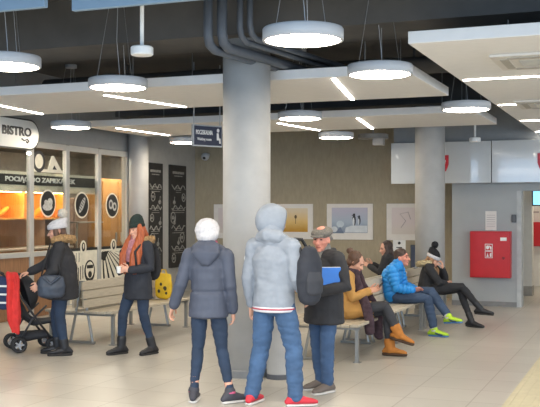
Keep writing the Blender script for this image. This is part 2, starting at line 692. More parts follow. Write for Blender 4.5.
# counter and lit bread display inside the shop
t = shop('pastry_counter', 'wooden counter with a warmly lit bread display behind the left bistro windows', 'counter', 11.2, SHOP - 0.75)
bm = bmesh.new()
box(bm, (1.95, 0.3, 0.53), (3.9, 0.6, 1.06))
obj('body', bm, M_WOOD, t)
bm = bmesh.new()
box(bm, (1.95, 0.27, 1.075), (3.96, 0.7, 0.03))
obj('worktop', bm, mat('worktop', 'b8b0a4', .35), t)
bm = bmesh.new()
box(bm, (1.95, 0.56, 1.34), (3.9, 0.04, 0.5))
obj('back_panel', bm, M_WOOD, t)
bm = bmesh.new()
box(bm, (1.95, 0.56, 1.84), (3.9, 0.03, 0.5), mi=0)
box(bm, (1.95, 0.30, 1.60), (3.9, 0.5, 0.03), mi=0)
box(bm, (1.95, 0.30, 2.10), (3.9, 0.5, 0.03), mi=0)
for x in (0.01, 1.3, 2.6, 3.89):
    box(bm, (x, 0.30, 1.85), (0.025, 0.5, 0.5), mi=0)
obj('display_case', bm, M_LEDGE, t)
bm = bmesh.new()
box(bm, (1.95, 0.12, 2.07), (3.8, 0.03, 0.02))
obj('display_lamp', bm, mat('display_glow', 'ffcf8a', .5, var=0, emit=34), t)

M_BREAD = mat('bread_crust', 'e6ad4c', 0.6, var=0.25, scale=14, bump=0.3)
k = 0
for x, r in ((.8, 30), (1.1, -24), (1.5, 33), (1.8, 27), (2.1, -28), (2.4, 30), (2.8, 34), (3.1, -26), (3.4, 30), (3.7, 28)):
    bm = bmesh.new()
    limb(bm, [(-.11, 0, 0), (-.06, 0, .006), (.06, 0, .006), (.11, 0, 0)], [.028, .046, .046, .028], seg=12)
    o = obj('bread_loaf', bm, M_BREAD, loc=P(11.2 + x, SHOP - 0.75 - .33, 1.618 + .052 + .13 * math.sin(R(abs(r)))), smooth=True)
    o.rotation_euler = (0, R(-r), RZ_SHOP)
    tag(o, 'golden bread loaf leaning in the lit display behind the bistro window', 'bread', 'bread loaves in the lit display')
    k += 1
t = shop('wall_shelf', 'thin pale metal shelf inside the third bistro window', 'shelf', 15.45, SHOP - 0.75, 1.52)
bm = bmesh.new()
box(bm, (.42, .12, 0), (.84, .24, .025), bev=.004)
obj('board', bm, M_METAL, t)
bm = bmesh.new()
for x in (.08, .76):
    box(bm, (x, .12, -.76), (.03, .03, 1.52))
obj('upright', bm, M_METAL, t)
t = shop('storage_cupboard', 'tall orange brown wooden cupboard behind the last bistro window', 'cupboard', 16.55, SHOP - 0.95)
bm = bmesh.new()
box(bm, (.6, .25, 1.2), (1.2, .5, 2.4), bev=.01)
obj('body', bm, mat('wood_honey', '9c6f3a', .6, var=.15, scale=6, stretch=(6, 6, .6)), t)
for x in (.3, .9):
    bm = bmesh.new()
    box(bm, (x, -.012, 1.2), (.57, .024, 2.3), bev=.004)
    d = obj('door', bm, mat('wood_honey', '9c6f3a', .6, var=.15, scale=6, stretch=(6, 6, .6)), t)
    bm = bmesh.new()
    box(bm, (x + (.2 if x < .5 else -.2), -.04, 1.2), (.02, .03, .2))
    obj('handle', bm, M_METAL, d)
t = shop('storage_cabinet', 'dark brown cabinet standing behind the third bistro window', 'cabinet', 15.4, SHOP - 1.2)
bm = bmesh.new()
box(bm, (.5, .2, 1.0), (1.0, .4, 2.0), bev=.01)
obj('body', bm, mat('wood_dark', '6a5241', .6, var=.15, stretch=(6, 6, .6)), t)
for x in (.25, .75):
    bm = bmesh.new()
    box(bm, (x, -.012, 1.0), (.47, .024, 1.92), bev=.004)
    obj('door', bm, mat('wood_dark', '6a5241'), t)
for a_, b_, lab in ((13.2, -0.6, 'added fill lamp out of sight under the bistro ceiling behind the left windows'), (16.8, -0.6, 'added fill lamp out of sight under the bistro ceiling behind the last window')):  # fill lamps added to brighten the shop interior, hidden above the glazing
    t = shop('shop_fill_lamp', lab, 'ceiling lamp', a_, SHOP + b_, 2.95)
    bm = bmesh.new()
    box(bm, (0, 0, -.03), (2.4, .5, .06), bev=.01)
    obj('housing', bm, M_LAMP, t)
    bm = bmesh.new()
    box(bm, (0, 0, -.065), (2.3, .42, .01))
    obj('diffuser', bm, M_DISC, t)

# chalk panels
for i, (a0, a1, lab) in enumerate(((16.68, 17.30, 'tall blackboard panel with chalk drawings nearer the bistro windows'),
                                   (17.62, 18.36, 'tall blackboard panel with chalk drawings nearer the poster wall corner'))):
    t = shop('chalkboard', lab, 'chalkboard', a0, SHOP, 0.55)
    w = a1 - a0
    bm = bmesh.new()
    box(bm, (w / 2, -.02, 1.08), (w, .04, 2.16))
    obj('board', bm, mat('board_black', '2c2b2a', .6, var=.15), t)
    bm = bmesh.new()
    rnd = random.Random(31 + i)
    box(bm, (w / 2, -.043, 2.0), (w * .7, .004, .05))
    box(bm, (w / 2, -.043, 1.93), (w * .5, .004, .02))
    for kk in range(15):
        x, z = rnd.uniform(.12, w - .12), .2 + 1.6 * kk / 15
        kind = kk % 4
        if kind == 0:
            rr = rnd.uniform(.07, .12)
            pts = [(x + rr * math.cos(q * .6283), -.043, z + rr * 1.1 * math.sin(q * .6283)) for q in range(11)]
            pts = [(min(max(p[0], .03), w - .03), p[1], p[2]) for p in pts]
            tube(bm, pts, .011, 5)
            ell(bm, (x, -.043, z), (rr * .5, .004, rr * .4), seg=10)
        elif kind == 1:
            for q in range(3):
                box(bm, (w / 2, -.043, z + q * .045), (rnd.uniform(.3, .8) * w, .004, .014))
        elif kind == 2:
            pts = [(.06 + (w - .12) * q / 9, -.043, z + .05 * math.sin(q * 1.7 + kk)) for q in range(10)]
            tube(bm, pts, .012, 5)
        else:
            ell(bm, (x, -.043, z), (.06, .004, .045), seg=10)
            tube(bm, [(x, -.043, z), (x + .02, -.043, z + .12)], .008, 5)
    obj('chalk_drawing', bm, mat('chalk_dim', '8d8b85', .9, var=.3, scale=30), t)


# ------------------------------------------------------------------ hanging ceiling panels with light strips
PB, PT = 3.13, 3.235


def canopy(label, a0, a1, b0, b1, strips, m=M_WHITE, hangers=()):
    t = hall('ceiling_panel', label, 'ceiling panel', (a0 + a1) / 2, (b0 + b1) / 2, PB)
    ca, cb = (a0 + a1) / 2, (b0 + b1) / 2
    bm = bmesh.new()
    box(bm, (0, 0, (PT - PB) / 2), (b1 - b0, a1 - a0, PT - PB), bev=.006)
    obj('panel', bm, m, t)
    for (sa, sb, ea, eb) in strips:
        bm = bmesh.new()
        d = Vector((eb - sb, ea - sa, 0))
        an = math.atan2(d.y, d.x)
        box(bm, ((sb + eb) / 2 - cb, (sa + ea) / 2 - ca, -.004), (d.length, .042, .012), rz=an)
        obj('light_strip', bm, M_LED, t)
    for fa in (.12, .88):
        for fb in (.08, .5, .92):
            bm = bmesh.new()
            x, y = (fb - .5) * (b1 - b0), (fa - .5) * (a1 - a0)
            tube(bm, [(x, y, PT - PB), (x, y, 4.0 - PB)], .005, 6)
            obj('hanger', bm, M_WIRE, t)
    return t


M_PANEL = mat('panel_white', 'e3e1dd', 0.7, var=0.02)
canopy('long white hanging ceiling panel behind the big column', 9.52, 11.57, -9.0, -2.28,
       [(9.94, -6.13, 11.45, -5.81), (9.9, -7.95, 11.5, -8.14), (9.62, -3.12, 11.5, -3.48)], M_PANEL)
canopy('white hanging ceiling panel farthest back in front of the poster wall', 13.55, 15.62, -8.75, -2.30,
       [(13.87, -8.32, 15.5, -8.2), (14.06, -5.48, 15.55, -5.3), (13.76, -4.08, 15.55, -4.36)], M_PANEL)
canopy('wide white hanging ceiling panel at upper right with an air conditioner', 7.89, 17.45, -1.90, 6.5,
       [(10.24, -1.86, 10.24, 3.0), (12.78, -1.86, 12.78, -1.62), (15.1, -1.86, 15.1, 3.0), (17.2, -1.86, 17.2, 3.0)], M_PANEL)

M_ACW = mat('conditioner_white', 'cfcac0', .5, var=.03)
for (a, b, lab) in ((9.12, -0.92, 'square ceiling air conditioner in the right panel, nearer one'),
                    (12.78, -1.18, 'square ceiling air conditioner in the right panel, farther one at the right edge')):
    t = hall('ceiling_air_conditioner', lab, 'air conditioner', a, b, PB, 'ceiling air conditioners')
    bm = bmesh.new()
    box(bm, (0, 0, -.014), (.86, .86, .028), bev=.008)
    obj('front_panel', bm, M_ACW, t)
    bm = bmesh.new()
    for kk in range(9):
        box(bm, (0, -.16 + kk * .04, -.031), (.40, .012, .008))
    obj('grille', bm, mat('conditioner_grille', 'bbb6a9', .6), t)
    for (x, y, sx, sy) in ((0, .32, .56, .07), (0, -.32, .56, .07), (.32, 0, .07, .56), (-.32, 0, .07, .56)):
        bm = bmesh.new()
        box(bm, (x, y, -.030), (sx, sy, .012))
        obj('louvre', bm, mat('conditioner_slot', 'a9a396', .6), t)

# pale upright boards near the viewer; the blue of daylight is in their colour
for (b0, b1, a, lab) in ((-8.2, -4.28, 6.10, 'pale hanging ceiling board coloured with daylight blue at the top left corner'),
                         (-4.17, -1.2, 6.30, 'pale hanging ceiling board coloured with daylight blue at the top, right of the corner one')):
    t = hall('ceiling_baffle', lab, 'ceiling board', a, (b0 + b1) / 2, 3.27)
    bm = bmesh.new()
    box(bm, (0, 0, .25), (b1 - b0, .05, .5), bev=.006)
    obj('board', bm, mat('baffle_daylight_blue', '7f97ab', .6, var=.02), t)
    for x in (-.45, .45):
        bm = bmesh.new()
        box(bm, (x * (b1 - b0), 0, .6), (.03, .03, .2))
        obj('hanger', bm, M_WIRE, t)


# ------------------------------------------------------------------ pendant lamps
def px(x, y, Y):
    """point at depth Y seen at photo pixel x, y"""
    return Vector(((x - 270) / 950 * Y, Y, 1.7 - (y - 213) / 950 * Y))


ZL = 3.02


def pendant_at(x, y, label, lit=True, first=[None], mkey='lit', group='round pendant lamps'):
    if len(label) and isinstance(x, (int, float)) and y is not None:
        Y = 950 * (ZL - 1.7) / (213 - y)
        loc = px(x, y, Y)
        loc.z = ZL
    if first[0] is None:
        t = thing('pendant_lamp', label, 'pendant lamp', loc, -TH, group)
        bm = bmesh.new()
        lathe(bm, [(0.0, .10), (.24, .10), (.305, .095), (.312, .085), (.312, .004), (.306, 0), (.29, 0), (.29, .012), (0, .012)], seg=56)
        o = obj('housing', bm, M_LAMP, t)
        for p in o.data.polygons:
            p.use_smooth = abs(p.normal.z) < 0.5
        bm = bmesh.new()
        lathe(bm, [(0, -.004), (.27, -.003), (.289, .004), (.289, .010), (0, .010)], seg=56)
        obj('diffuser', bm, M_DISC, t)
        for q in range(3):
            an = R(100 + 120 * q)
            bm = bmesh.new()
            x_, y_ = .22 * math.cos(an), .22 * math.sin(an)
            tube(bm, [(x_, y_, .10), (x_ * .35, y_ * .35, 3.98 - ZL)], .0028, 6)
            obj('suspension_wire', bm, M_WIRE, t)
        bm = bmesh.new()
        lathe(bm, [(0, 0.93), (.09, .93), (.09, .98), (0, .98)], seg=20)
        obj('ceiling_rose', bm, M_LAMP, t)
        bm = bmesh.new()
        box(bm, (0, 0, .115), (.10, .06, .03), bev=.006)
        obj('driver_box', bm, M_LAMP, t)
        bm = bmesh.new()
        tube(bm, [(.02, 0, .12), (.01, 0, .25), (-.015, 0, .5), (0, 0, .95)], .0035, 6)
        obj('power_cable', bm, M_LAMP, t)
        first[0] = t
        return t
    return dup(first[0], loc, -TH, label, group)


for x, y, lab in ((303, 41, 'large lit round pendant lamp right of the big column, nearest one'),
                  (380, 75, 'lit round pendant lamp in front of the white panel corner, right of centre'),
                  (118, 88, 'lit round pendant lamp hanging above the red haired woman'),
                  (466, 110, 'lit round pendant lamp beside the edge of the wide right panel'),
                  (300, 119, 'lit round pendant lamp just right of the big column, lower of that pair'),
                  (71, 128, 'lit round pendant lamp close to the bistro sign'),
                  (186, 143, 'lit round pendant lamp under the dark hanging sign'),
                  (336, 138, 'lit round pendant lamp farthest back above the penguin poster'),
                  (6, 67, 'lit round pendant lamp cut by the left edge of the picture')):
    pendant_at(x, y, lab)

# lamp that is switched off with a small box beneath, far back
t = thing('unlit_lamp', 'unlit grey round lamp with small box beside the farthest lit lamp', 'ceiling lamp', P(16.9, -4.72, 3.06), -TH)
bm = bmesh.new()
lathe(bm, [(0, .09), (.25, .09), (.28, .08), (.28, 0), (0, 0)], seg=36)
obj('housing', bm, mat('lamp_off', '8f8b84', .6), t)
bm = bmesh.new()
box(bm, (.12, -.05, -.06), (.2, .14, .13), bev=.01)
obj('sensor_box', bm, mat('lamp_box', 'a9a6a2', .6), t)
bm = bmesh.new()
tube(bm, [(0, 0, .09), (0, 0, .94)], .012, 8)
obj('rod', bm, M_WIRE, t)

# rods with white pucks (emergency lights)
for i, (x, y, Y, lab) in enumerate(((142, 55.5, 8.0, 'white round emergency light on a long rod, upper left'),
                                    (475, 142, 16.1, 'small white emergency light on a rod above the white fascia'))):
    q = px(x, y, Y)
    t = thing('emergency_light', lab, 'emergency light', q, 0, 'emergency lights on rods')
    bm = bmesh.new()
    lathe(bm, [(0, 0), (.085, 0), (.095, .01), (.095, .065), (.085, .075), (0, .075)], seg=32)
    obj('light_body', bm, M_SIGNW, t, smooth=False)
    bm = bmesh.new()
    tube(bm, [(0, 0, .07), (0, 0, 3.995 - q.z)], .017, 12)
    obj('rod', bm, M_SIGNW, t, smooth=True)

# service pipes dropping from the ceiling and running on above the panels
t = thing('ceiling_pipes', 'bundle of four grey service pipes in front of the top of the big column', 'pipes', (0, 0, 0))
dirv = Vector((0.47, 0.885, 0)).normalized()
sd = Vector((dirv.y, -dirv.x, 0))
for q, (xp, rad, yb) in enumerate(((208, .045, 48), (222, .05, 46), (240, .03, 40), (250, .03, 37))):
    Y = 9.02 + q * 0.02
    X = (xp - 270) / 950 * Y
    z = 1.7 + (213 - yb) / 950 * Y
    c = Vector((X, Y, z))
    pts = [(X, Y, 3.99), (X, Y, z + .12), c + dirv * .03 + Vector((0, 0, .04)), c + dirv * .12]
    st = c + dirv * .12
    off = Vector((0, 0, 0))
    pts.append(st + dirv * 2.6 + sd * (.02 * q))
    bm = bmesh.new()
    tube(bm, pts, rad, 12)
    obj('pipe', bm, M_PIPE, t, smooth=True)
    bm = bmesh.new()
    lathe(bm, [(rad, 0), (rad + .012, 0), (rad + .012, .03), (rad, .03)], c=(X, Y, 3.96), seg=16)
    obj('pipe_collar', bm, M_PIPE, t)
# ducts under the slab
for (a, b0, b1, r, z, lab) in ((12.82, -9.0, 6.0, .12, 3.72, 'dark round ventilation duct under the ceiling between the white panels'),):
    t = hall('ventilation_duct', lab, 'duct', a, (b0 + b1) / 2, z)
    L = b1 - b0
    bm = bmesh.new()
    tube(bm, [(-L / 2, 0, 0), (L / 2, 0, 0)], r, 18)
    obj('duct', bm, M_BEAM, t, smooth=True)
    for x in (-.4, -.1, .2, .45):
        bm = bmesh.new()
        box(bm, (x * L, 0, (4.0 - z) / 2), (.03, .02, 4.0 - z))
        obj('hanger', bm, M_BEAM, t)
t = hall('cable_tray', 'dark cable tray running along the gap left of the wide right panel', 'cable tray', 14.9, -2.08, 3.5)
bm = bmesh.new()
box(bm, (0, 0, 0), (.16, 3.4, .02))
box(bm, (-.08, 0, .04), (.01, 3.4, .08))
box(bm, (.08, 0, .04), (.01, 3.4, .08))
obj('tray', bm, M_BEAM, t)
for y in (-1.5, 0, 1.5):
    bm = bmesh.new()
    box(bm, (0, y, .26), (.02, .02, .5))
    obj('hanger', bm, M_BEAM, t)

# hanging direction sign
q = px(207, 136, 14.6)
t = thing('hanging_sign', 'dark blue hanging waiting room sign with white lettering left of the big column', 'sign', q, R(41))
bm = bmesh.new()
box(bm, (0, 0, 0), (.56, .05, .33), bev=.004)
obj('frame', bm, M_LAMP, t)
for s in (-1, 1):
    bm = bmesh.new()
    box(bm, (0, .028 * s, 0), (.525, .006, .29))
    obj('face', bm, M_NAVYSIGN, t)
fl = fit(text_obj('letters', 'POCZEKALNIA', .08, M_SIGNW, t, bold=.003), .32, .07)
fl.location = (-.075, -.033, .05)
fl = fit(text_obj('letters', 'Waiting room', .05, M_SIGNW, t, bold=.001), .27, .055)
fl.location = (-.075, -.033, -.06)
bm = bmesh.new()
prism(bm, disc2(.19, .09, .025, .03, 14), -.035, -.031)
prism(bm, [(.165, .05), (.20, .05), (.21, -.03), (.235, -.03), (.24, -.11), (.215, -.11), (.21, -.06), (.165, -.06)], -.035, -.031)
obj('seated_figure', bm, M_SIGNW, t)
for x in (-.25, .25):
    bm = bmesh.new()
    tube(bm, [(x, 0, .165), (x, 0, 3.995 - q.z)], .008, 8)
    obj('rod', bm, M_LAMP, t)

# dome camera on the wall under the sign
t = thing('dome_camera', 'small white dome camera on the khaki wall below the hanging sign', 'camera', P(BACK, -9.02, 2.93), -TH)
bm = bmesh.new()
box(bm, (0, -.05, .04), (.1, .10, .06), bev=.01)
obj('bracket', bm, M_LAMP, t)
bm = bmesh.new()
ell(bm, (0, -.13, 0), (.09, .09, .085))
obj('housing', bm, M_LAMP, t, smooth=True)
bm = bmesh.new()
ell(bm, (.01, -.195, -.03), (.035, .035, .032))
obj('lens', bm, M_BLACK, t, smooth=True)


# ------------------------------------------------------------------ posters on the back wall
def poster(b0, b1, z0, z1, label, art):
    t = hall('poster', label, 'poster', BACK, (b0 + b1) / 2, (z0 + z1) / 2)
    w, h = b1 - b0, z1 - z0
    bm = bmesh.new()
    box(bm, (0, -.015, 0), (w, .03, h), bev=.003)
    obj('mount', bm, M_PAPER, t)
    art(t, w, h)
    return t


def gradient_art(name, top, mid, low):
    m = bpy.data.materials.new(name)
    m.use_nodes = True
    nt = m.node_tree
    b = nt.nodes['Principled BSDF']
    tc = nt.nodes.new('ShaderNodeTexCoord')
    sx = nt.nodes.new('ShaderNodeSeparateXYZ')
    nz = nt.nodes.new('ShaderNodeTexNoise')
    nz.inputs['Scale'].default_value = 9
    ad = nt.nodes.new('ShaderNodeMath')
    ad.operation = 'MULTIPLY_ADD'
    ad.inputs[1].default_value = .18
    rp = nt.nodes.new('ShaderNodeValToRGB')
    rp.color_ramp.elements[0].color = lin(low) + [1]
    rp.color_ramp.elements[0].position = 0.15
    rp.color_ramp.elements[1].color = lin(top) + [1]
    rp.color_ramp.elements[1].position = 1.0
    e = rp.color_ramp.elements.new(0.55)
    e.color = lin(mid) + [1]
    nt.links.new(tc.outputs['Generated'], sx.inputs[0])
    nt.links.new(tc.outputs['Object'], nz.inputs['Vector'])
    nt.links.new(nz.outputs['Fac'], ad.inputs[0])
    nt.links.new(sx.outputs['Z'], ad.inputs[2])
    nt.links.new(ad.outputs[0], rp.inputs['Fac'])
    nt.links.new(rp.outputs[0], b.inputs['Base Color'])
    b.inputs['Roughness'].default_value = .7
    return m


def art_field(t, w, h):
    bm = bmesh.new()
    box(bm, (0, -.032, .03), (w - .22, .006, h - .24))
    obj('picture', bm, gradient_art('field_print', 'd8c8ac', 'd9b877', 'b98a30'), t)
    bm = bmesh.new()
    box(bm, (.12, -.037, .03), (.012, .003, .16))
    ell(bm, (.12, -.037, .10), (.03, .003, .04), seg=10)
    obj('picture_tree', bm, mat('print_brown', '6a5a40', .8), t)


def art_penguin(t, w, h):
    bm = bmesh.new()
    box(bm, (0, -.032, .03), (w - .22, .006, h - .22))
    obj('picture', bm, gradient_art('ice_print', 'b7b4c4', 'a8b4c2', '8794a6'), t)
    bm = bmesh.new()
    prism(bm, [(-.10, -.22), (-.08, -.12), (.05, -.08), (.38, -.08), (.38, -.22)], -.038, -.034, mi=0)
    prism(bm, disc2(-.33, -.16, .07, .06), -.038, -.034, mi=0)
    prism(bm, disc2(-.2, -.05, .08, .07), -.037, -.033, mi=2)
    prism(bm, [(-.38, -.24), (-.38, -.12), (-.28, -.2), (-.2, -.1), (-.12, -.24)], -.037, -.033, mi=3)
    for x, s in ((.10, 1.0), (.21, .78)):
        prism(bm, disc2(x, .03 * s, .038 * s, .11 * s), -.041, -.037, mi=1)
        prism(bm, disc2(x - .012, 0.0, .022 * s, .085 * s), -.044, -.041, mi=0)
        prism(bm, disc2(x, .15 * s - .01, .026 * s, .032 * s, 14), -.042, -.038, mi=1)
        prism(bm, [(x - .02, .15 * s - .005), (x - .055 * s, .145 * s - .012), (x - .02, .14 * s - .02)], -.042, -.038, mi=1)
    obj('picture_penguins', bm, [mat('print_snow', 'cdd2d6', .8), mat('print_black', '3c3c42', .8), mat('print_ice', 'c0ccd4', .8), mat('print_sea', '6f7c90', .8)], t)


def art_sketch(t, w, h):
    bm = bmesh.new()
    box(bm, (0, -.032, .02), (w - .22, .006, h - .2))
    obj('picture', bm, gradient_art('pale_print', 'd6cbc8', 'd2c6c4', 'cfc6bd'), t)
    bm = bmesh.new()
    tube(bm, [(-.2, -.036, -.12), (-.1, -.036, .02), (-.22, -.036, .16), (-.05, -.036, .2), (0, -.036, .05)], .008, 6)
    tube(bm, [(.1, -.036, -.2), (.14, -.036, -.05), (.1, -.036, .05), (.2, -.036, .1)], .008, 6)
    prism(bm, [(.08, -.2), (.14, -.12), (.18, -.2)], -.038, -.034)
    obj('picture_lines', bm, mat('print_grey', 'a99f9f', .8), t)


poster(-7.57, -6.57, 1.15, 1.89, 'poster of a golden field beside the grey hood', art_field)
poster(-6.26, -5.27, 1.15, 1.89, 'poster of two penguins on ice above the flat cap man', art_penguin)
poster(-4.98, -3.98, 1.15, 1.89, 'pale poster with faint pink and grey drawing beside the far column', art_sketch)
poster(-8.86, -7.86, 1.15, 1.89, 'poster half hidden behind the left side of the big column', art_sketch)
t = hall('notice_sheet', 'small white notice sheet on the khaki wall under the pale poster', 'notice', BACK, -4.72, 1.06)
bm = bmesh.new()
box(bm, (0, -.006, 0), (.26, .012, .26))
obj('sheet', bm, M_SIGNW, t)
bm = bmesh.new()
prism(bm, disc2(.0, .03, .03, .03, 14), -.016, -.012)
box(bm, (0, -.014, -.06), (.12, .004, .02))
obj('print', bm, M_BLACKFILM, t)
t = hall('wall_panel', 'narrow dark slate panel on the wall behind the blue jacket man', 'panel', BACK, -4.38, .80)
bm = bmesh.new()
box(bm, (0, -.03, 0), (.20, .06, .52), bev=.01)
obj('case', bm, mat('panel_slate', '4a4d55', .5), t)
bm = bmesh.new()
box(bm, (0, -.063, .02), (.15, .006, .40))
obj('face', bm, mat('panel_blue', '3b4256', .35), t)

# ------------------------------------------------------------------ grey wall: hose cabinet, notice, thermostat, white fascia
t = hall('hose_cabinet', 'red fire hose cabinet on the grey wall', 'fire cabinet', 17.57, -2.68, .53)
bm = bmesh.new()
box(bm, (0, -.09, .42), (.72, .18, .84), bev=.008)
obj('case', bm, M_RED, t)
bm = bmesh.new()
box(bm, (0, -.187, .42), (.68, .014, .80), bev=.004)
d = obj('door', bm, M_RED, t)
bm = bmesh.new()
tube(bm, [(.24, -.19, .36), (.24, -.215, .36)], .025, 16)
obj('lock', bm, mat('lock_dark', '7e1216', .4), d)
bm = bmesh.new()
for z in (.55, .42):
    box(bm, (-.02, -.197, z), (.135, .006, .125), mi=0)
    box(bm, (-.02, -.2005, z), (.115, .004, .105), mi=1)
prism(bm, disc2(-.04, .55, .03, .035, 16), -.206, -.202, mi=0)
prism(bm, [(-.02, .59), (.03, .56), (.03, .51), (.01, .51), (.0, .55)], -.206, -.202, mi=0)
prism(bm, [(-.06, .38), (-.04, .45), (-.02, .38)], -.206, -.202, mi=0)
prism(bm, [(.0, .38), (.03, .38), (.03, .46), (.0, .44)], -.206, -.202, mi=0)
obj('pictogram', bm, [M_SIGNW, M_RED], t)
bm = bmesh.new()
box(bm, (.24, -.197, .70), (.11, .006, .06))
obj('sticker', bm, M_SIGNW, t)

t = hall('wall_notice', 'white paper notice above the red hose cabinet', 'notice', 17.57, -2.69, 1.56)
bm = bmesh.new()
box(bm, (0, -.006, 0), (.20, .012, .35))
obj('sheet', bm, M_PAPER, t)
bm = bmesh.new()
for kk in range(6):
    box(bm, (0, -.0135, .1 - kk * .04), (.15, .003, .008))
obj('print', bm, mat('print_grey', 'a99f9f', .8), t)
t = hall('wall_switch', 'small dark grey switch box on the wall right of the cabinet', 'switch', 17.57, -2.28, 1.60)
bm = bmesh.new()
box(bm, (0, -.02, 0), (.08, .04, .14), bev=.006)
obj('box', bm, mat('switch_grey', '55575a', .5), t)

M_FASCIA = mat('fascia_gloss', 'bfc1c0', 0.12, var=0.01, coat=0.4)
for i, (b0, b1, lab) in enumerate(((-4.46, -2.635, 'glossy white fascia panel with a red shield, left one behind the far column'),
                                   (-2.62, -0.90, 'glossy white fascia panel with a red shield, at the right edge'))):
    t = hall('fascia_panel', lab, 'fascia panel', 17.2, (b0 + b1) / 2, 2.24)
    w = b1 - b0
    bm = bmesh.new()
    box(bm, (0, .18, .375), (w, .36, .75), bev=.004)
    obj('panel', bm, M_FASCIA, t)
    sx = (-3.54 if i == 0 else -1.68) - (b0 + b1) / 2
    bm = bmesh.new()
    sh = [(-.15, .17), (.15, .17), (.15, 0), (.11, -.11), (0, -.20), (-.11, -.11), (-.15, 0)]
    prism(bm, [(x + sx, z + .34) for x, z in sh], -.012, -.001)
    s_ = obj('shield', bm, M_REDSIGN, t)
    bm = bmesh.new()
    prism(bm, [(sx + x, z + .34) for x, z in ((-.02, .12), (.03, .13), (.035, .06), (.10, .08), (.08, -.04), (.03, -.05), (.03, -.13), (-.03, -.13), (-.03, -.05), (-.08, -.04), (-.10, .08), (-.035, .06))], -.018, -.012)
    obj('emblem', bm, M_SIGNW, s_)
struct(hbox('wall_fascia_top', -4.46, 9.0, 17.4, 17.57, 2.99, 4.0, mat('wall_grey_dim', '8f908f', 0.75)))

# corridor beyond the doorway
t = hall('information_screen', 'small lit blue screen hanging in the doorway at the right edge', 'screen', 19.6, -2.0, 1.86)
bm = bmesh.new()
box(bm, (.12, 0, .14), (.62, .06, .32), bev=.008)
obj('case', bm, M_BLACK, t)
bm = bmesh.new()
box(bm, (.12, -.033, .14), (.57, .008, .27))
obj('display', bm, mat('screen_blue', '7fc4e8', .3, var=.1, scale=6, emit=1.0), t)
bm = bmesh.new()
box(bm, (.12, 0, 1.18), (.04, .04, 1.78))
obj('rod', bm, M_LAMP, t)
t = hall('corridor_column', 'pale square pillar just inside the doorway', 'pillar', 20.2, -2.37, 0)
bm = bmesh.new()
box(bm, (0, 0, 2.0), (.25, .3, 4.0))
obj('shaft', bm, M_WHITE, t)
bm = bmesh.new()
box(bm, (0, 0, .1), (.27, .32, .2))
obj('base', bm, mat('pillar_base', 'a5a19a', .6), t)
t = hall('corridor_cabinet', 'red cabinet on the corridor wall beyond the doorway', 'fire cabinet', 22.8, -2.50, .93)
bm = bmesh.new()
box(bm, (0, -.08, .28), (.34, .16, .56), bev=.006)
obj('case', bm, M_RED, t)
bm = bmesh.new()
box(bm, (0, -.166, .28), (.30, .012, .52), bev=.003)
obj('door', bm, M_RED, t)
t = hall('corridor_notice', 'white sheet on the corridor wall above the red cabinet', 'notice', 22.8, -2.50, 1.66)
bm = bmesh.new()
box(bm, (0, -.006, 0), (.34, .012, .26))
obj('sheet', bm, M_PAPER, t)
bm = bmesh.new()
box(bm, (0, -.014, .06), (.22, .003, .04))
obj('print', bm, mat('print_grey', 'a99f9f', .8), t)
t = hall('corridor_lamp', 'flat lamp on the corridor ceiling beyond the doorway', 'ceiling lamp', 20.6, -1.6, 4.0)
bm = bmesh.new()
box(bm, (0, 0, -.04), (.5, 1.2, .08), bev=.01)
obj('housing', bm, M_LAMP, t)
bm = bmesh.new()
box(bm, (0, 0, -.085), (.44, 1.1, .01))
obj('diffuser', bm, M_DISC, t)


# ------------------------------------------------------------------ benches: double, back to back on an A shaped frame
def bench(label, a0, a1, bc, group):
    t = hall('bench', label, 'bench', (a0 + a1) / 2, bc, 0, group)
    L = a1 - a0
    for s in (1, -1):
        for k_ in range(4):
            bm = bmesh.new()
            box(bm, (s * (.135 + .108 * k_), 0, .415 + .006 * (k_ == 3)), (.10, L, .032), bev=.006)
            obj('seat_slat', bm, M_SLAT, t)
        for k_ in range(3):
            z = .52 + k_ * .115
            x = .085 - (z - .45) * .10
            bm = bmesh.new()
            box(bm, (s * x, 0, z), (.026, L, .105), bev=.005)
            obj('back_slat', bm, M_SLAT, t)
        for y in (-L / 2 + .09, L / 2 - .09):
            bm = bmesh.new()
            box(bm, (s * .47, y, .20), (.04, .04, .40))
            box(bm, (s * .47, y, .006), (.08, .08, .012))
            obj('leg', bm, M_METAL, t)
    for y in (-L / 2 + .09, L / 2 - .09):
        bm = bmesh.new()
        box(bm, (0, y, .385), (1.0, .04, .03))
        obj('crossbar', bm, M_METAL, t)
        bm = bmesh.new()
        for s in (1, -1):
            tube(bm, [(s * .17, y, .02), (s * .05, y, .58), (s * .014, y, .80)], .018, 8)
        box(bm, (0, y, .80), (.06, .045, .03))
        box(bm, (0, y, .02), (.40, .05, .03))
        obj('back_frame', bm, M_METAL, t)
    return t


bench('slatted double bench under the bistro windows, behind the red haired woman', 10.50, 12.75, -6.88, 'left waiting benches')
bench('slatted double bench on the right, nearest one, with the ochre coat woman', 10.30, 12.00, -3.56, 'right waiting benches')
bench('slatted double bench on the right, middle one, with the blue jacket man', 12.03, 13.73, -3.56, 'right waiting benches')
bench('slatted double bench on the right, farthest one, with the bobble hat woman', 13.76, 15.46, -3.56, 'right waiting benches')

# pale litter bin beside the big column
t = thing('litter_bin', 'pale grey litter bin with dark base beside the big column, behind the grey hooded man', 'litter bin', (.092, 9.79, 0), 0)
bm = bmesh.new()
lathe(bm, [(0, .05), (.124, .05), (.127, .06), (.127, .62), (.12, .64), (.075, .65), (.075, .60), (0, .60)], seg=40)
obj('body', bm, M_COLUMN, t, smooth=False)
bm = bmesh.new()
lathe(bm, [(0, 0), (.13, 0), (.13, .05), (0, .05)], seg=40)
obj('base', bm, mat('bin_base', '55565a', .5), t)


# ------------------------------------------------------------------ people
V = Vector


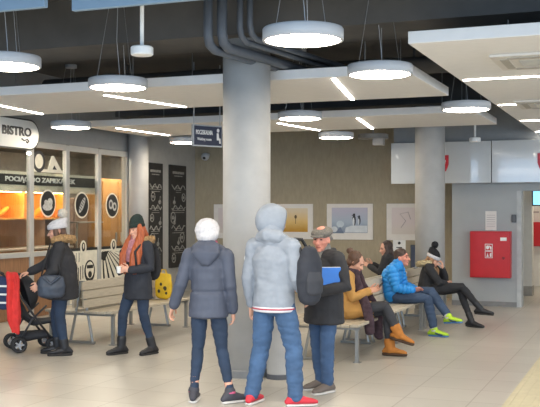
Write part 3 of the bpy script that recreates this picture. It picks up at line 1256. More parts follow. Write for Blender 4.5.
def rot_head(J):
    return Euler([R(q) for q in J.get('headrot', (0, 0, 0))], 'XYZ').to_matrix()


def stand(**kw):
    J = dict(pelvis=(0, 0, .95), waist=(0, .0, 1.10), chest=(0, .0, 1.28), neck=(0, -.02, 1.45), head=(0, .015, 1.60),
             shL=(-.175, -.01, 1.40), elL=(-.23, -.03, 1.12), wrL=(-.235, .06, .88),
             shR=(.175, -.01, 1.40), elR=(.23, -.03, 1.12), wrR=(.235, .06, .88),
             hipL=(-.088, 0, .93), knL=(-.10, .02, .50), anL=(-.105, -.03, .085),
             hipR=(.088, 0, .93), knR=(.10, .02, .50), anR=(.105, -.03, .085))
    return fin_j(J, kw)


def sit(**kw):
    J = dict(pelvis=(0, 0, .55), waist=(0, -.01, .70), chest=(0, .02, .88), neck=(0, .04, 1.04), head=(0, .08, 1.18),
             shL=(-.175, .04, .99), elL=(-.22, .10, .72), wrL=(-.12, .30, .68),
             shR=(.175, .04, .99), elR=(.22, .10, .72), wrR=(.12, .30, .68),
             hipL=(-.09, .03, .53), knL=(-.10, .47, .52), anL=(-.10, .45, .085),
             hipR=(.09, .03, .53), knR=(.10, .47, .52), anR=(.10, .45, .085))
    return fin_j(J, kw)


def fin_j(J, kw):
    s = kw.pop('s', 1.0)
    J = {k: V(v) * s for k, v in J.items()}
    for k, v in kw.items():
        J[k] = V(v) if (k[:2] in ('pe', 'wa', 'ch', 'ne', 'sh', 'el', 'wr', 'hi', 'kn', 'an') or k == 'head') and not isinstance(v, (int, float)) else v
    J['s'] = s
    return J


def lerp(a, b, t):
    return a + (b - a) * t


def hand(bm, wr, d, n, tl, s=1.0, curl=25, spread=1.0):
    """d points out of the wrist, n out of the palm, tl towards the thumb"""
    d = d.normalized()
    l = (tl - d * tl.dot(d)).normalized()
    n = (n - d * n.dot(d) - l * n.dot(l))
    if n.length < 1e-4:
        n = d.cross(l)
    n.normalize()
    limb(bm, [wr - d * .02, wr + d * .03 * s, wr + d * .07 * s, wr + d * .088 * s], [(.026 * s, .020 * s), (.034 * s, .017 * s), (.040 * s, .015 * s), (.036 * s, .012 * s)], side=l)
    for q, (off, ln) in enumerate(((.031, .072), (.0105, .082), (-.0105, .076), (-.031, .060))):
        p = wr + d * (.082 - .004 * abs(q - 1.3)) * s + l * off * s
        dd = (d + l * (.16, .05, -.06, -.17)[q] * spread).normalized()
        pts = [p - dd * .02 * s]
        ang = R(curl * .55)
        rr = [.0095 * s]
        for k in range(3):
            seg = ln * s * (.45, .31, .24)[k]
            pts.append(p)
            rr.append((.0092, .0086, .0078)[k] * s)
            p = p + (dd * math.cos(ang) + n * math.sin(ang)) * seg
            ang += R(curl)
        pts.append(p)
        rr.append(.0066 * s)
        limb(bm, pts, rr, seg=10)
    tb = wr + d * .022 * s + l * .026 * s
    t1 = tb + (d * .62 + l * .66 + n * .3).normalized() * .038 * s
    t2 = t1 + (d * .88 + l * .25 + n * .4).normalized() * .030 * s
    t3 = t2 + (d * .95 + n * .35).normalized() * .022 * s
    limb(bm, [tb - l * .012 * s, tb, t1, t2, t3], [.013 * s, .013 * s, .0105 * s, .0095 * s, .0075 * s], seg=10)


def head_mesh(bm, J, k=1.0):
    h, Q = J['head'], rot_head(J)

    def at(x, y, z):
        return h + Q @ V((x * k, y * k, z * k))

    def e(x, y, z, rx, ry, rz, rr=None):
        ell(bm, at(x, y, z), (rx * k, ry * k, rz * k), Q @ rr if rr else Q, seg=20)
    e(0, -.012, .035, .074, .094, .088)          # skull
    e(0, .022, -.02, .064, .070, .080)           # face
    e(0, .040, -.072, .044, .045, .042)          # jaw
    e(0, .070, -.098, .020, .018, .018)          # chin
    e(0, .074, .030, .050, .020, .014)           # brow
    for s in (-1, 1):
        e(s * .040, .058, -.022, .026, .026, .024)   # cheek
        e(s * .073, -.006, -.012, .010, .022, .032)  # ear
    limb(bm, [at(0, .084, .018), at(0, .098, -.010), at(0, .112, -.030)], [.009 * k, .012 * k, .015 * k], seg=10)
    e(.010, .098, -.033, .010, .012, .008)
    e(-.010, .098, -.033, .010, .012, .008)
    e(0, .085, -.058, .024, .012, .008)
    e(0, .083, -.071, .021, .012, .008)


def face_parts(root, J, k=1.0, brow='4a382c', lip=None):
    h, Q = J['head'], rot_head(J)

    def at(x, y, z):
        return h + Q @ V((x * k, y * k, z * k))
    for s in (-1, 1):
        bm = bmesh.new()
        ell(bm, at(s * .031, .083, .007), (.013 * k, .008 * k, .0065 * k), Q, seg=12)
        obj('eye', bm, M_EYE, root, smooth=True)
        bm = bmesh.new()
        limb(bm, [at(s * .014, .094, .026), at(s * .032, .092, .032), at(s * .050, .079, .026)], [.004 * k] * 3, seg=8)
        obj('eyebrow', bm, mat('brow_' + brow, brow, .8), root, smooth=True)
    bm = bmesh.new()
    limb(bm, [at(-.022, .088, -.064), at(-.008, .097, -.062), at(.008, .097, -.062), at(.022, .088, -.064)], [.0045 * k] * 4, seg=8)
    obj('mouth', bm, M_LIP, root, smooth=True)


def hand_dir(J, S):
    wr, el = J['wr' + S], J['el' + S]
    d = V(J['hd' + S]) if 'hd' + S in J else (wr - el)
    sx = 1 if S == 'R' else -1
    n = V(J['hn' + S]) if 'hn' + S in J else V((-sx, 0, 0))
    t = V(J['ht' + S]) if 'ht' + S in J else V((0, 1, 0))
    return d, n, t


def body(root, J, m=M_SKIN, k=1.0, voxel=.0065):
    bm = bmesh.new()
    s = J['s']
    sd = (J['shR'] - J['shL']).normalized()
    hs = (J['hipR'] - J['hipL']).normalized()
    limb(bm, [lerp(J['pelvis'], J['waist'], -.4), J['pelvis'], J['waist'], J['chest'], lerp(J['chest'], J['neck'], .72), lerp(J['chest'], J['neck'], .95)],
         [(.12, .09), (.14, .095), (.115, .08), (.135, .09), (.11, .065), (.06, .05)], side=sd)
    limb(bm, [lerp(J['chest'], J['neck'], .8), J['neck'], lerp(J['neck'], J['head'], .55), J['head']], [.06, .054, .05, .05], side=sd)
    head_mesh(bm, J, k)
    limb(bm, [lerp(J['shL'], J['shR'], .05), lerp(J['shL'], J['shR'], .5), lerp(J['shL'], J['shR'], .95)], [.05, .06, .05])
    for S in 'LR':
        sh, el, wr = J['sh' + S], J['el' + S], J['wr' + S]
        limb(bm, [sh, lerp(sh, el, .5), el, lerp(el, wr, .35), wr], [.048, .042, .035, .036, .025])
        d, n, t = hand_dir(J, S)
        hand(bm, wr, d, n, t, J.get('hs', 1.0), J.get('curl' + S, 28))
        hp, kn, an = J['hip' + S], J['kn' + S], J['an' + S]
        limb(bm, [hp, lerp(hp, kn, .4), kn, lerp(kn, an, .3), an], [.078, .068, .048, .048, .034])
        f, u = foot_dir(J, S)
        limb(bm, [an - u * .03 - f * .03, an - u * .045 + f * .04, an - u * .058 + f * .12, an - u * .062 + f * .17], [(.028, .035), (.032, .03), (.036, .02), (.028, .014)], side=u.cross(f))
    return skin('body', bm, m, root, voxel=voxel, it=2)


def foot_dir(J, S):
    if 'ft' + S in J:
        f = V(J['ft' + S]).normalized()
    else:
        f = V((0.12 * (1 if S == 'R' else -1), 1, 0)).normalized()
    u = V(J['fu' + S]) if 'fu' + S in J else V((0, 0, 1))
    u = (u - f * u.dot(f)).normalized()
    return f, u


def legs_wear(root, name, m, J, top=(.155, .115), r=(.095, .082, .062, .060, .050), amp=.005, up=.3, end_=.985, it=3):
    bm = bmesh.new()
    hs = (J['hipR'] - J['hipL']).normalized()
    P0, W0 = J['pelvis'], J['waist']
    limb(bm, [lerp(P0, W0, -.35), P0, lerp(P0, W0, up)], [(top[0] * .93, top[1] * .95), top, (top[0] * .93, top[1] * .93)], side=hs)
    for S in 'LR':
        hp, kn, an = J['hip' + S], J['kn' + S], J['an' + S]
        bo = (lerp(hp, kn, .5) + lerp(kn, an, .3) - kn * 2)
        end = lerp(kn, an, end_)
        limb(bm, [hp, lerp(hp, kn, .45), kn, lerp(kn, an, .3), lerp(kn, an, .75 * end_), end], [r[0] * .86, r[1], r[2], r[3], r[4] * 1.02, r[4]], k0=.35)
    return skin(name, bm, m, root, voxel=.008, it=it, disp=wrinkle(amp, 9, 1.0, 2.2, 3.1))


def top_wear(root, name, m, J, hem=None, tr=((.175, .135), (.165, .125), (.155, .115), (.175, .125), (.155, .10), (.085, .075)),
             sl=(.070, .060, .052, .050, .042), amp=.005, collar=None, it=3, cuff=.93, disp=None, hemr=None, extra=None, seat=False, wf=9):
    bm = bmesh.new()
    sd = (J['shR'] - J['shL']).normalized()
    P0, W0, C0, N0 = J['pelvis'], J['waist'], J['chest'], J['neck']
    pts = [P0, W0, C0, lerp(C0, N0, .55), lerp(C0, N0, .88)]
    rad = [tr[1], tr[2], tr[3], (tr[4][0] * 1.03, tr[4][1]), tr[5]]
    if hem is not None:
        hp = V(hem) if not isinstance(hem, (int, float)) else V((P0.x, P0.y, hem))
        pts = [hp, lerp(hp, P0, .6)] + pts
        hr = hemr or tr[0]
        rad = [hr, (lerp(V(hr + (0,)), V(tr[1] + (0,)), .5)[0], lerp(V(hr + (0,)), V(tr[1] + (0,)), .5)[1])] + rad
    limb(bm, pts, rad, side=sd, seg=22, k0=.15 if hem is not None else 1.0)
    a, b = J['shL'], J['shR']
    mid = lerp(C0, N0, .72)
    limb(bm, [lerp(a, b, .02), lerp(lerp(a, b, .25), mid, .25), mid, lerp(lerp(a, b, .75), mid, .25), lerp(a, b, .98)], [sl[0] * .95, sl[0] * 1.1, sl[0] * 1.15, sl[0] * 1.1, sl[0] * .95])
    for S in 'LR':
        sh, el, wr = J['sh' + S], J['el' + S], J['wr' + S]
        limb(bm, [sh, lerp(sh, el, .5), el, lerp(el, wr, .4), lerp(el, wr, cuff)], sl)
    if collar:
        limb(bm, [lerp(C0, N0, .85), lerp(N0, J['head'], collar[1])], [collar[0] * 1.08, collar[0]], side=sd)
    if extra:
        extra(bm)
    return skin(name, bm, m, root, voxel=.008, it=it, disp=disp or wrinkle(amp, wf, 1.0, 1.4, 1.7))


def shoe(root, m, J, S, msole, name='shoe', shaft=0.0, w=1.0, L=1.0, sole_h=.022, sr=.052):
    f, u = foot_dir(J, S)
    an = J['an' + S]
    base = an - u * .085
    bm = bmesh.new()
    sec = [(-.075, .030, .026), (-.045, .039, .045), (.0, .041, .050), (.055, .044, .040), (.11, .049, .030), (.16, .045, .024), (.190, .028, .018)]
    limb(bm, [base + f * (t * L) + u * (ry + sole_h * .6) for t, rx, ry in sec], [(rx * w, ry) for t, rx, ry in sec], side=f.cross(u))
    kn = J['kn' + S]
    sh = (kn - an).normalized()
    limb(bm, [base + u * .06, an, an + sh * max(.02, shaft)], [.046 * w, sr * .93, sr])
    o = skin(name, bm, m, root, voxel=.006, it=2)
    bm = bmesh.new()
    limb(bm, [base + f * (t * L) + u * (sole_h * .5) for t, rx, ry in sec], [((rx + .009) * w, sole_h * .62) for t, rx, ry in sec], side=f.cross(u))
    s_ = skin('sole', bm, msole, o, voxel=.006, it=1)
    return o


def cap_shell(root, name, m, c, r, Q, amax=95, thick=.010, axis='Z', amin=0, nrow=14, seg=36, disp=None, parent=None):
    """part of an egg-shaped shell round axis, open at amax degrees from its pole"""
    bm = bmesh.new()
    prof = []
    for i in range(nrow + 1):
        t = R(amin + (amax - amin) * i / nrow)
        prof.append((t, math.sin(t), math.cos(t)))
    A = Matrix.Identity(3)
    if axis == '-Y':                      # pole at the back
        A = Matrix.Rotation(R(90), 3, 'X')
    rings = []
    for (t, sn, cs) in prof:
        if sn < 1e-5:
            ring = [bm.verts.new(A @ V((0, 0, cs)))]
        else:
            ring = [bm.verts.new(A @ V((sn * math.cos(2 * math.pi * j / seg), sn * math.sin(2 * math.pi * j / seg), cs))) for j in range(seg)]
        rings.append(ring)
    for i in range(nrow):
        X, Y = rings[i], rings[i + 1]
        for j in range(seg):
            if len(X) == 1:
                bm.faces.new((X[0], Y[j], Y[(j + 1) % seg]))
            else:
                bm.faces.new((X[j], Y[j], Y[(j + 1) % seg], X[(j + 1) % seg]))
    bmesh.ops.recalc_face_normals(bm, faces=bm.faces)
    for v in bm.verts:
        v.co = c + Q @ V((v.co.x * r[0], v.co.y * r[1], v.co.z * r[2]))
        if disp:
            v.co += (v.co - c).normalized() * disp(v.co)
    bmesh.ops.solidify(bm, geom=bm.faces[:], thickness=thick)
    return obj(name, bm, m, root, smooth=True)


def beanie(root, m, J, k=1.0, tall=.11, mband=None, pom=None, pomr=.04, slouch=(0, 0), up=.0, parent_name='hat', ribs=True):
    h, Q = J['head'], rot_head(J)
    bm = bmesh.new()
    c = h + Q @ V((0, -.012, .045 + up)) * k
    T = c + Q @ V((0, slouch[0], slouch[1])) * 0
    prof = [(0.094, .004), (.097, .03), (.092, .055), (.076, .085), (.045, .105), (.015, .113), (0, .114)]
    n = 36
    rings = []
    for (r, z) in prof:
        z2 = z * tall / .114
        sh = V((0, slouch[0] * (z / .114) ** 2, slouch[1] * (z / .114) ** 2))
        if r == 0:
            rings.append([bm.verts.new(c + Q @ (V((0, 0, z2)) + sh) * k)])
        else:
            ring = []
            for j in range(n):
                a = 2 * math.pi * j / n
                q = r * (1 + (.018 * (1 if j % 2 else -1) if ribs else 0))
                ring.append(bm.verts.new(c + Q @ (V((q * .88 * math.cos(a), q * 1.06 * math.sin(a), z2)) + sh) * k))
            rings.append(ring)
    for i in range(len(rings) - 1):
        X, Y = rings[i], rings[i + 1]
        for j in range(n):
            if len(Y) == 1:
                bm.faces.new((X[j], X[(j + 1) % n], Y[0]))
            else:
                bm.faces.new((X[j], X[(j + 1) % n], Y[(j + 1) % n], Y[j]))
    bm.faces.new(rings[0][::-1])
    o = obj(parent_name, bm, m, root, smooth=True)
    bm = bmesh.new()
    pts = []
    N = 28
    ringv = []
    for j in range(N):
        a = 2 * math.pi * j / N
        cc = V((.084 * math.cos(a), .100 * math.sin(a), .012))
        ring = []
        dirr = V((math.cos(a), math.sin(a), 0))
        for q in range(8):
            b = 2 * math.pi * q / 8
            ring.append(bm.verts.new(c + Q @ (cc + dirr * (.010 * math.cos(b)) + V((0, 0, .028 * math.sin(b)))) * k))
        ringv.append(ring)
    for j in range(N):
        for q in range(8):
            bm.faces.new((ringv[j][q], ringv[(j + 1) % N][q], ringv[(j + 1) % N][(q + 1) % 8], ringv[j][(q + 1) % 8]))
    obj('brim', bm, mband or m, o, smooth=True)
    if pom:
        bm = bmesh.new()
        pc = c + Q @ (V((0, slouch[0], tall + pomr * .75 + slouch[1]))) * k
        r_ = bmesh.ops.create_icosphere(bm, subdivisions=4, radius=pomr)
        for v in r_['verts']:
            nn = v.co.normalized()
            v.co = pc + nn * (pomr + .010 * noise.noise(nn * 9) + .004 * noise.noise(nn * 23))
        obj('pompom', bm, pom, o, smooth=True)
    return o


def fur_ring(root, m, pts, r=.035, name='fur_trim', closed=False, amp=.016):
    bm = bmesh.new()
    limb(bm, pts, [r] * len(pts), seg=14)
    return skin(name, bm, m, root, voxel=.009, it=1, disp=lambda co: amp * noise.noise(co * 38) + .7 * amp * noise.noise(co * 80))


def strands(amp=.006, f=60):
    def d(co):
        return amp * noise.noise(V((co.x * f, co.y * f, co.z * 6))) + amp * .5 * noise.noise(V((co.x * f * 2, co.y * f * 2, co.z * 9)))
    return d


def person(label, loc, rz, group=None):
    return thing('person', label, 'person', loc, rz, group)


# fabrics
M_JEANS = mat('denim_blue', '3f5a7b', .85, var=.22, scale=5, bump=.2)
M_JEANSD = mat('denim_dark', '26354a', .85, var=.20, scale=6, bump=.2)
M_JEANSN = mat('denim_navy', '35465e', .85, var=.18, scale=6, bump=.2)
M_COATN = mat('coat_slate_blue', '444a59', .65, var=.10, scale=8, bump=.1)
M_BLACKC = mat('coat_black', '29292c', .85, var=.18, scale=10, bump=.1)
M_BLACKN = mat('coat_blue_black', '282b33', .8, var=.18, scale=10, bump=.1)
M_HOOD = mat('hoodie_grey_blue', '8b929b', .9, var=.07, scale=14, bump=.2)
M_OCHRE = mat('coat_ochre', 'b98b4c', .9, var=.10, scale=12, bump=.15)
M_PUFF = mat('puffer_blue', '1f86cf', .5, var=.08, scale=6)
M_FURT = mat('fur_tan', '9c7d55', .95, var=.3, scale=40, bump=.5)
M_FURB = mat('fur_beige', 'b3a37f', .95, var=.3, scale=40, bump=.5)
M_HATW = mat('knit_white', 'c2c0c2', .95, var=.10, scale=40, bump=.5)
M_HATG = mat('knit_dark_green', '23302c', .95, var=.15, scale=40, bump=.5)
M_HATB = mat('knit_black', '1d1d20', .95, var=.15, scale=40, bump=.5)
M_REDHAIR = mat('hair_copper', 'a9562f', .55, var=.28, scale=9, stretch=(6, 6, .6))
M_DARKHAIR = mat('hair_dark', '3a2a24', .5, var=.25, scale=9, stretch=(6, 6, .6))
M_BROWNHAIR = mat('hair_brown', '5a4031', .55, var=.25, scale=9, stretch=(6, 6, .6))
M_TWEED = mat('cap_tweed', '67635c', .95, var=.25, scale=60, bump=.4)
M_SOLEW = mat('sole_white', 'c9c6c2', .7)
M_SOLED = mat('sole_dark', '2a2928', .7)
M_PINK = mat('trim_pink', 'c4587a', .8)


# ---- woman with white hat seen from the back
Y0 = 8.55
t = person('woman in white knitted hat and slate blue hooded coat seen from the back', px(208, 402, Y0) * V((1, 1, 0)) if False else V((-.555, Y0, 0)), R(-8))
J = stand(s=.945, headrot=(-4, -12, 0), hipL=(-.08, 0, .88), hipR=(.08, 0, .88), knL=(-.10, .03, .48), anL=(-.135, .0, .085), knR=(.115, .05, .47), anR=(.205, -.02, .085),
          shL=(-.165, -.01, 1.32), elL=(-.245, -.04, 1.06), wrL=(-.325, .02, .86), shR=(.165, -.01, 1.32), elR=(.205, -.03, 1.05), wrR=(.215, .05, .82),
          ftL=(-.1, 1, 0), ftR=(.75, .7, 0))
body(t, J, k=.95)
legs_wear(t, 'jeans', M_JEANSD, J, r=(.088, .076, .055, .055, .040))


def hood_down(bm):
    n = J['neck']
    limb(bm, [n + V((-.115, .02, .0)), n + V((-.085, -.07, .02)), n + V((0, -.105, .03)), n + V((.085, -.07, .02)), n + V((.115, .02, .0))], [.045, .05, .052, .05, .045])
    limb(bm, [n + V((0, -.06, .05)), n + V((0, -.115, -.03)), n + V((0, -.115, -.11))], [(.11, .05), (.135, .05), (.06, .03)], side=(1, 0, 0))
    limb(bm, [n + V((0, .01, -.02)), n + V((0, .01, .085))], [.075, .068])


def coat_d(co):
    a = .005 * (noise.noise(co * 9) + .5 * noise.noise(co * 20))
    z = co.z
    a -= .010 * math.exp(-((z - 1.0) / .012) ** 2) if abs(co.x) < .18 else 0
    a += .0012 * math.sin(z * 2 * math.pi / .085)
    return a


top_wear(t, 'coat', M_COATN, J, hem=.77, tr=((.185, .15), (.175, .14), (.158, .125), (.172, .13), (.15, .10), (.085, .075)), hemr=(.182, .15),
         sl=(.072, .064, .058, .056, .050), extra=hood_down, disp=coat_d, cuff=.95)
bm = bmesh.new()
h, Q = J['head'], rot_head(J)
ell(bm, h + Q @ V((0, -.028, .035)), (.112, .125, .108), Q)
ell(bm, h + Q @ V((0, -.05, -.015)), (.104, .10, .075), Q)
o = skin('hat', bm, M_HATW, t, voxel=.007, it=3, disp=lambda co: .004 * noise.noise(co * 40))
bm = bmesh.new()
limb(bm, [h + V((-.075, -.03, -.075)), h + V((-.05, -.085, -.085)), h + V((.05, -.085, -.085)), h + V((.075, -.03, -.075))], [.016] * 4)
skin('scarf', bm, M_PINK, t, voxel=.006)
for S in 'LR':
    o = shoe(t, mat('trainer_dark', '3a3a42', .7), J, S, M_SOLEW)
    an = J['an' + S]
    bm = bmesh.new()
    limb(bm, [an + V((0, 0, .005)), an + V((0, 0, .022))], [.049, .046], k0=.2, k1=.2)
    obj('sock_trim', bm, M_PINK, o, smooth=True)
face_parts(t, J, .95)

# ---- man in the grey hoodie
Y0 = 8.42
HRZ = R(-38)
HL = V((.035, Y0, 0))
t = person('man in pale grey hoodie with hood up and red shoes seen from the back', HL, HRZ)
J = stand(s=1.0, headrot=(-6, 0, -30), head=(-.035, .03, 1.615), neck=(0, 0, 1.47), chest=(0, -.01, 1.29), hipL=(-.095, 0, .94), hipR=(.095, 0, .94),
          knL=(-.145, .0, .50), anL=(-.185, -.08, .085), knR=(.15, .09, .50), anR=(.185, .07, .085),
          shL=(-.20, -.02, 1.41), elL=(-.245, -.06, 1.12), wrL=(-.275, .02, .86), shR=(.20, .0, 1.41), elR=(.25, .0, 1.13), wrR=(.215, .18, .96),
          ftL=(-.25, 1, 0), ftR=(.75, .9, 0))
body(t, J)
legs_wear(t, 'jeans', M_JEANS, J, top=(.17, .13), r=(.110, .098, .080, .078, .070), amp=.010)
top_wear(t, 'hoodie', M_HOOD, J, hem=.865, tr=((.20, .165), (.198, .16), (.185, .145), (.205, .145), (.175, .115), (.09, .08)), hemr=(.197, .160),
         sl=(.080, .070, .062, .058, .044), amp=.008, collar=(.085, .35))
bm = bmesh.new()
limb(bm, [(0, 0, .835), (0, 0, .875)], [(.203, .166), (.204, .167)], side=(1, 0, 0), seg=30, k0=.1, k1=.1)
hb = skin('hem_band', bm, mat('hem_white', 'cfcdd0', .9), t, voxel=.007, it=1)
bm = bmesh.new()
lathe(bm, [(.200, .852), (.208, .854), (.208, .864), (.200, .866)], seg=40)
for v in bm.verts:
    v.co.y *= .818
obj('hem_stripe', bm, mat('stripe_red', 'a83646', .9), hb, smooth=True)
h, Q = J['head'], rot_head(J)
cap_shell(t, 'hood', M_HOOD, h + Q @ V((0, -.01, .02)), (.122, .158, .150), Q @ Matrix.Rotation(R(-8), 3, 'X'), amax=128, axis='-Y', thick=.014,
          disp=lambda co: .007 * noise.noise(co * 11))
bm = bmesh.new()
limb(bm, [J['neck'] + V((-.12, .04, -.02)), J['neck'] + V((-.10, -.06, .02)), J['neck'] + V((0, -.10, .035)), J['neck'] + V((.10, -.06, .02)), J['neck'] + V((.12, .04, -.02))], [.045, .055, .06, .055, .045])
limb(bm, [J['neck'] + V((0, -.02, -.02)), h + V((0, -.03, -.05))], [.10, .105])
skin('hood_base', bm, M_HOOD, t, disp=wrinkle(.008, 14))
for S in 'LR':
    o = shoe(t, mat('trainer_red', 'c42f3c', .7), J, S, M_SOLEW, w=1.05)
    f, u = foot_dir(J, S)
    bm = bmesh.new()
    for q in range(3):
        p = J['an' + S] + f * (.055 + .028 * q) + u * (-.008 - .012 * q)
        l = f.cross(u)
        tube(bm, [p - l * .02, p + u * .006, p + l * .02], .005, 6)
    obj('laces', bm, M_SIGNW, o)
bm = bmesh.new()
ec = lerp(J['shL'], J['elL'], .42)
ell(bm, ec + V((-.066, -.006, 0)), (.008, .026, .030))
ob = obj('sleeve_badge', bm, M_SIGNW, t, smooth=True)
face_parts(t, J)


def to_world(loc, rz, p):
    return V(loc) + Matrix.Rotation(rz, 3, 'Z') @ V(p)


# ---- black backpack hanging at his right side
bp = thing('backpack', 'black backpack hanging from the right shoulder of the grey hooded man', 'backpack', to_world(HL, HRZ, (.35, .05, .915)), HRZ - R(18))
bm = bmesh.new()
limb(bm, [(0, 0, .06), (0, 0, .20), (0, .0, .36), (0, 0, .45)], [(.085, .11), (.095, .125), (.085, .115), (.055, .08)], side=(1, 0, 0), seg=20)
skin('pack', bm, M_BLACKN, bp, disp=wrinkle(.006, 11))
bm = bmesh.new()
limb(bm, [(.078, 0, .10), (.082, 0, .20), (.072, 0, .27)], [(.03, .085), (.035, .09), (.02, .07)], side=(1, 0, 0), seg=16)
skin('front_pocket', bm, mat('pack_charcoal', '33353b', .8), bp)
bm = bmesh.new()
tube(bm, [(-.02, -.06, .42), (-.08, -.06, .50), (-.16, -.04, .555), (-.18, .05, .55), (-.12, .12, .40), (-.05, .10, .2)], .016, 8)
obj('strap', bm, M_BLACK, bp, smooth=True)
bm = bmesh.new()
tube(bm, [(-.02, .03, .46), (0, .0, .50), (.02, -.03, .46)], .010, 8)
obj('grab_handle', bm, M_BLACK, bp, smooth=True)

# ---- man in the flat cap
CRZ = R(128)
CL = V((.515, 9.06, 0))
t = person('older man in flat tweed cap and black coat facing left with a blue folder', CL, CRZ)
J = stand(s=.905, headrot=(-6, 0, 26), head=(0, .03, 1.45), hipL=(-.085, 0, .84), hipR=(.085, 0, .84), knL=(-.08, .03, .46), anL=(-.075, .02, .085), knR=(.10, .0, .46), anR=(.11, -.06, .085),
          shL=(-.175, -.01, 1.27), elL=(-.305, .0, 1.02), wrL=(-.17, .22, .97), shR=(.175, -.01, 1.27), elR=(.22, .02, 1.02), wrR=(.10, .21, .97),
          hdL=(.3, 1, 0), hnL=(.2, 0, 1), htL=(1, 0, 0), curlL=35, hdR=(-.4, 1, 0), hnR=(0, 0, 1), htR=(1, 0, .2), curlR=35)
body(t, J, M_SKINP, k=1.0)
face_parts(t, J, brow='8a8178')
legs_wear(t, 'jeans', mat('denim_mid', '3a5272', .85, var=.2, scale=6, bump=.2), J, r=(.095, .085, .070, .066, .058), amp=.007)
top_wear(t, 'coat', M_BLACKC, J, hem=.66, tr=((.215, .18), (.205, .17), (.20, .165), (.205, .16), (.17, .115), (.085, .075)), hemr=(.215, .18),
         sl=(.080, .072, .064, .060, .052), amp=.006)
bm = bmesh.new()
n = J['neck']
limb(bm, [n + V((-.075, .0, .015)), n + V((-.05, -.065, .03)), n + V((.05, -.065, .03)), n + V((.075, 0, .015))], [.03] * 4)
limb(bm, [n + V((-.075, .0, .015)), n + V((-.05, .09, -.07)), n + V((-.03, .135, -.16))], [(.03, .02)] * 3)
limb(bm, [n + V((.075, .0, .015)), n + V((.05, .09, -.07)), n + V((.03, .135, -.16))], [(.03, .02)] * 3)
skin('collar', bm, M_BLACKC, t)
bm = bmesh.new()
limb(bm, [n + V((0, .0, -.02)), n + V((0, .01, .06))], [.068, .062])
limb(bm, [n + V((0, .075, .02)), n + V((0, .105, -.08))], [(.045, .025), (.05, .025)], side=(1, 0, 0))
skin('scarf', bm, mat('scarf_grey', '77756f', .9, var=.2, scale=40), t)
h, Q = J['head'], rot_head(J)
bm = bmesh.new()
ell(bm, h + Q @ V((0, -.018, .062)), (.102, .128, .054), Q @ Matrix.Rotation(R(-9), 3, 'X'))
ell(bm, h + Q @ V((0, .035, .066)), (.088, .085, .036), Q @ Matrix.Rotation(R(-14), 3, 'X'))
cp = skin('cap', bm, M_TWEED, t, voxel=.006)
bm = bmesh.new()
ell(bm, h + Q @ V((0, .105, .044)), (.066, .044, .010), Q @ Matrix.Rotation(R(-14), 3, 'X'))
obj('visor', bm, M_TWEED, cp, smooth=True)
bm = bmesh.new()
limb(bm, [h + Q @ V((-.070, -.02, .02)), h + Q @ V((-.062, -.075, -.01)), h + Q @ V((0, -.098, -.02)), h + Q @ V((.062, -.075, -.01)), h + Q @ V((.070, -.02, .02))], [(.014, .03)] * 5)
skin('hair', bm, mat('hair_grey', '8b857d', .7, var=.2), t, voxel=.006)
for S in 'LR':
    shoe(t, mat('shoe_grey_brown', '6d625a', .8, var=.15), J, S, M_SOLEW, w=1.06, shaft=.05)
fo = thing('folder', 'bright blue folder held under the arm of the flat cap man', 'folder', to_world(CL, CRZ, (-.225, .115, .965)), CRZ + R(-32))
bm = bmesh.new()
box(bm, (0, 0, .115), (.022, .19, .23), bev=.006)
obj('cover', bm, mat('folder_blue', '2a6fc4', .45, var=.05), fo)
bm = bmesh.new()
box(bm, (0, 0, .118), (.012, .182, .232))
obj('paper', bm, M_PAPER, fo)

# ---- red haired woman
Y0 = 11.5
RRZ = R(136)
RL = V((px(138, 0, Y0).x, Y0, 0))
t = person('woman with long copper hair and dark green knitted hat walking left', RL, RRZ)
J = stand(s=.93, headrot=(-4, 12, 0), hipL=(-.08, 0, .865), hipR=(.08, 0, .865), knL=(-.11, .0, .47), anL=(-.15, -.10, .085), knR=(.10, .15, .48), anR=(.12, .16, .085),
          shL=(-.165, -.01, 1.30), elL=(-.24, .0, 1.05), wrL=(-.10, .20, 1.02), shR=(.165, -.01, 1.30), elR=(.235, .02, 1.05), wrR=(.07, .22, 1.0),
          hdL=(.6, .7, .2), hnL=(.3, -.5, .2), htL=(0, .2, 1), hdR=(-.7, .6, .2), hnR=(-.2, -.5, .2), htR=(0, .2, 1), curlL=42, curlR=42)
body(t, J, k=.95)
face_parts(t, J, .95, brow='7a4028')
legs_wear(t, 'jeans', M_JEANSD, J, r=(.090, .080, .060, .058, .044))
top_wear(t, 'parka', M_BLACKN, J, hem=.67, tr=((.20, .165), (.19, .15), (.178, .14), (.18, .14), (.155, .105), (.085, .075)), hemr=(.20, .165),
         sl=(.076, .068, .062, .058, .050), amp=.006, collar=(.085, .3))
n, h, Q = J['neck'], J['head'], rot_head(J)
fur_ring(t, M_FURT, [n + V((-.13, .0, .02)), n + V((-.12, -.10, .03)), n + V((0, -.17, .02)), n + V((.12, -.10, .03)), n + V((.13, .0, .02))], .046)
bm = bmesh.new()
for s in (-1, 1):
    limb(bm, [h + Q @ V((s * .070, .01, .05)), h + Q @ V((s * .088, .02, -.04)), n + V((s * .095, .075, -.02)), n + V((s * .105, .135, -.16)), n + V((s * .10, .15, -.30)), n + V((s * .085, .14, -.37))],
         [(.03, .03), (.04, .04), (.062, .045), (.074, .04), (.066, .035), (.03, .02)])
limb(bm, [h + Q @ V((0, -.05, .05)), h + Q @ V((0, -.075, -.04)), n + V((0, -.10, 0))], [(.075, .05), (.08, .05), (.08, .035)], side=(1, 0, 0))
skin('hair', bm, M_REDHAIR, t, voxel=.007, it=2, disp=strands(.008, 50))
bm = bmesh.new()
limb(bm, [n + V((0, .03, .0)), n + V((0, .045, .055))], [.075, .068])
limb(bm, [n + V((0, .11, .0)), n + V((0, .15, -.12)), n + V((.01, .16, -.22))], [(.05, .03), (.05, .025), (.045, .02)], side=(1, 0, 0))
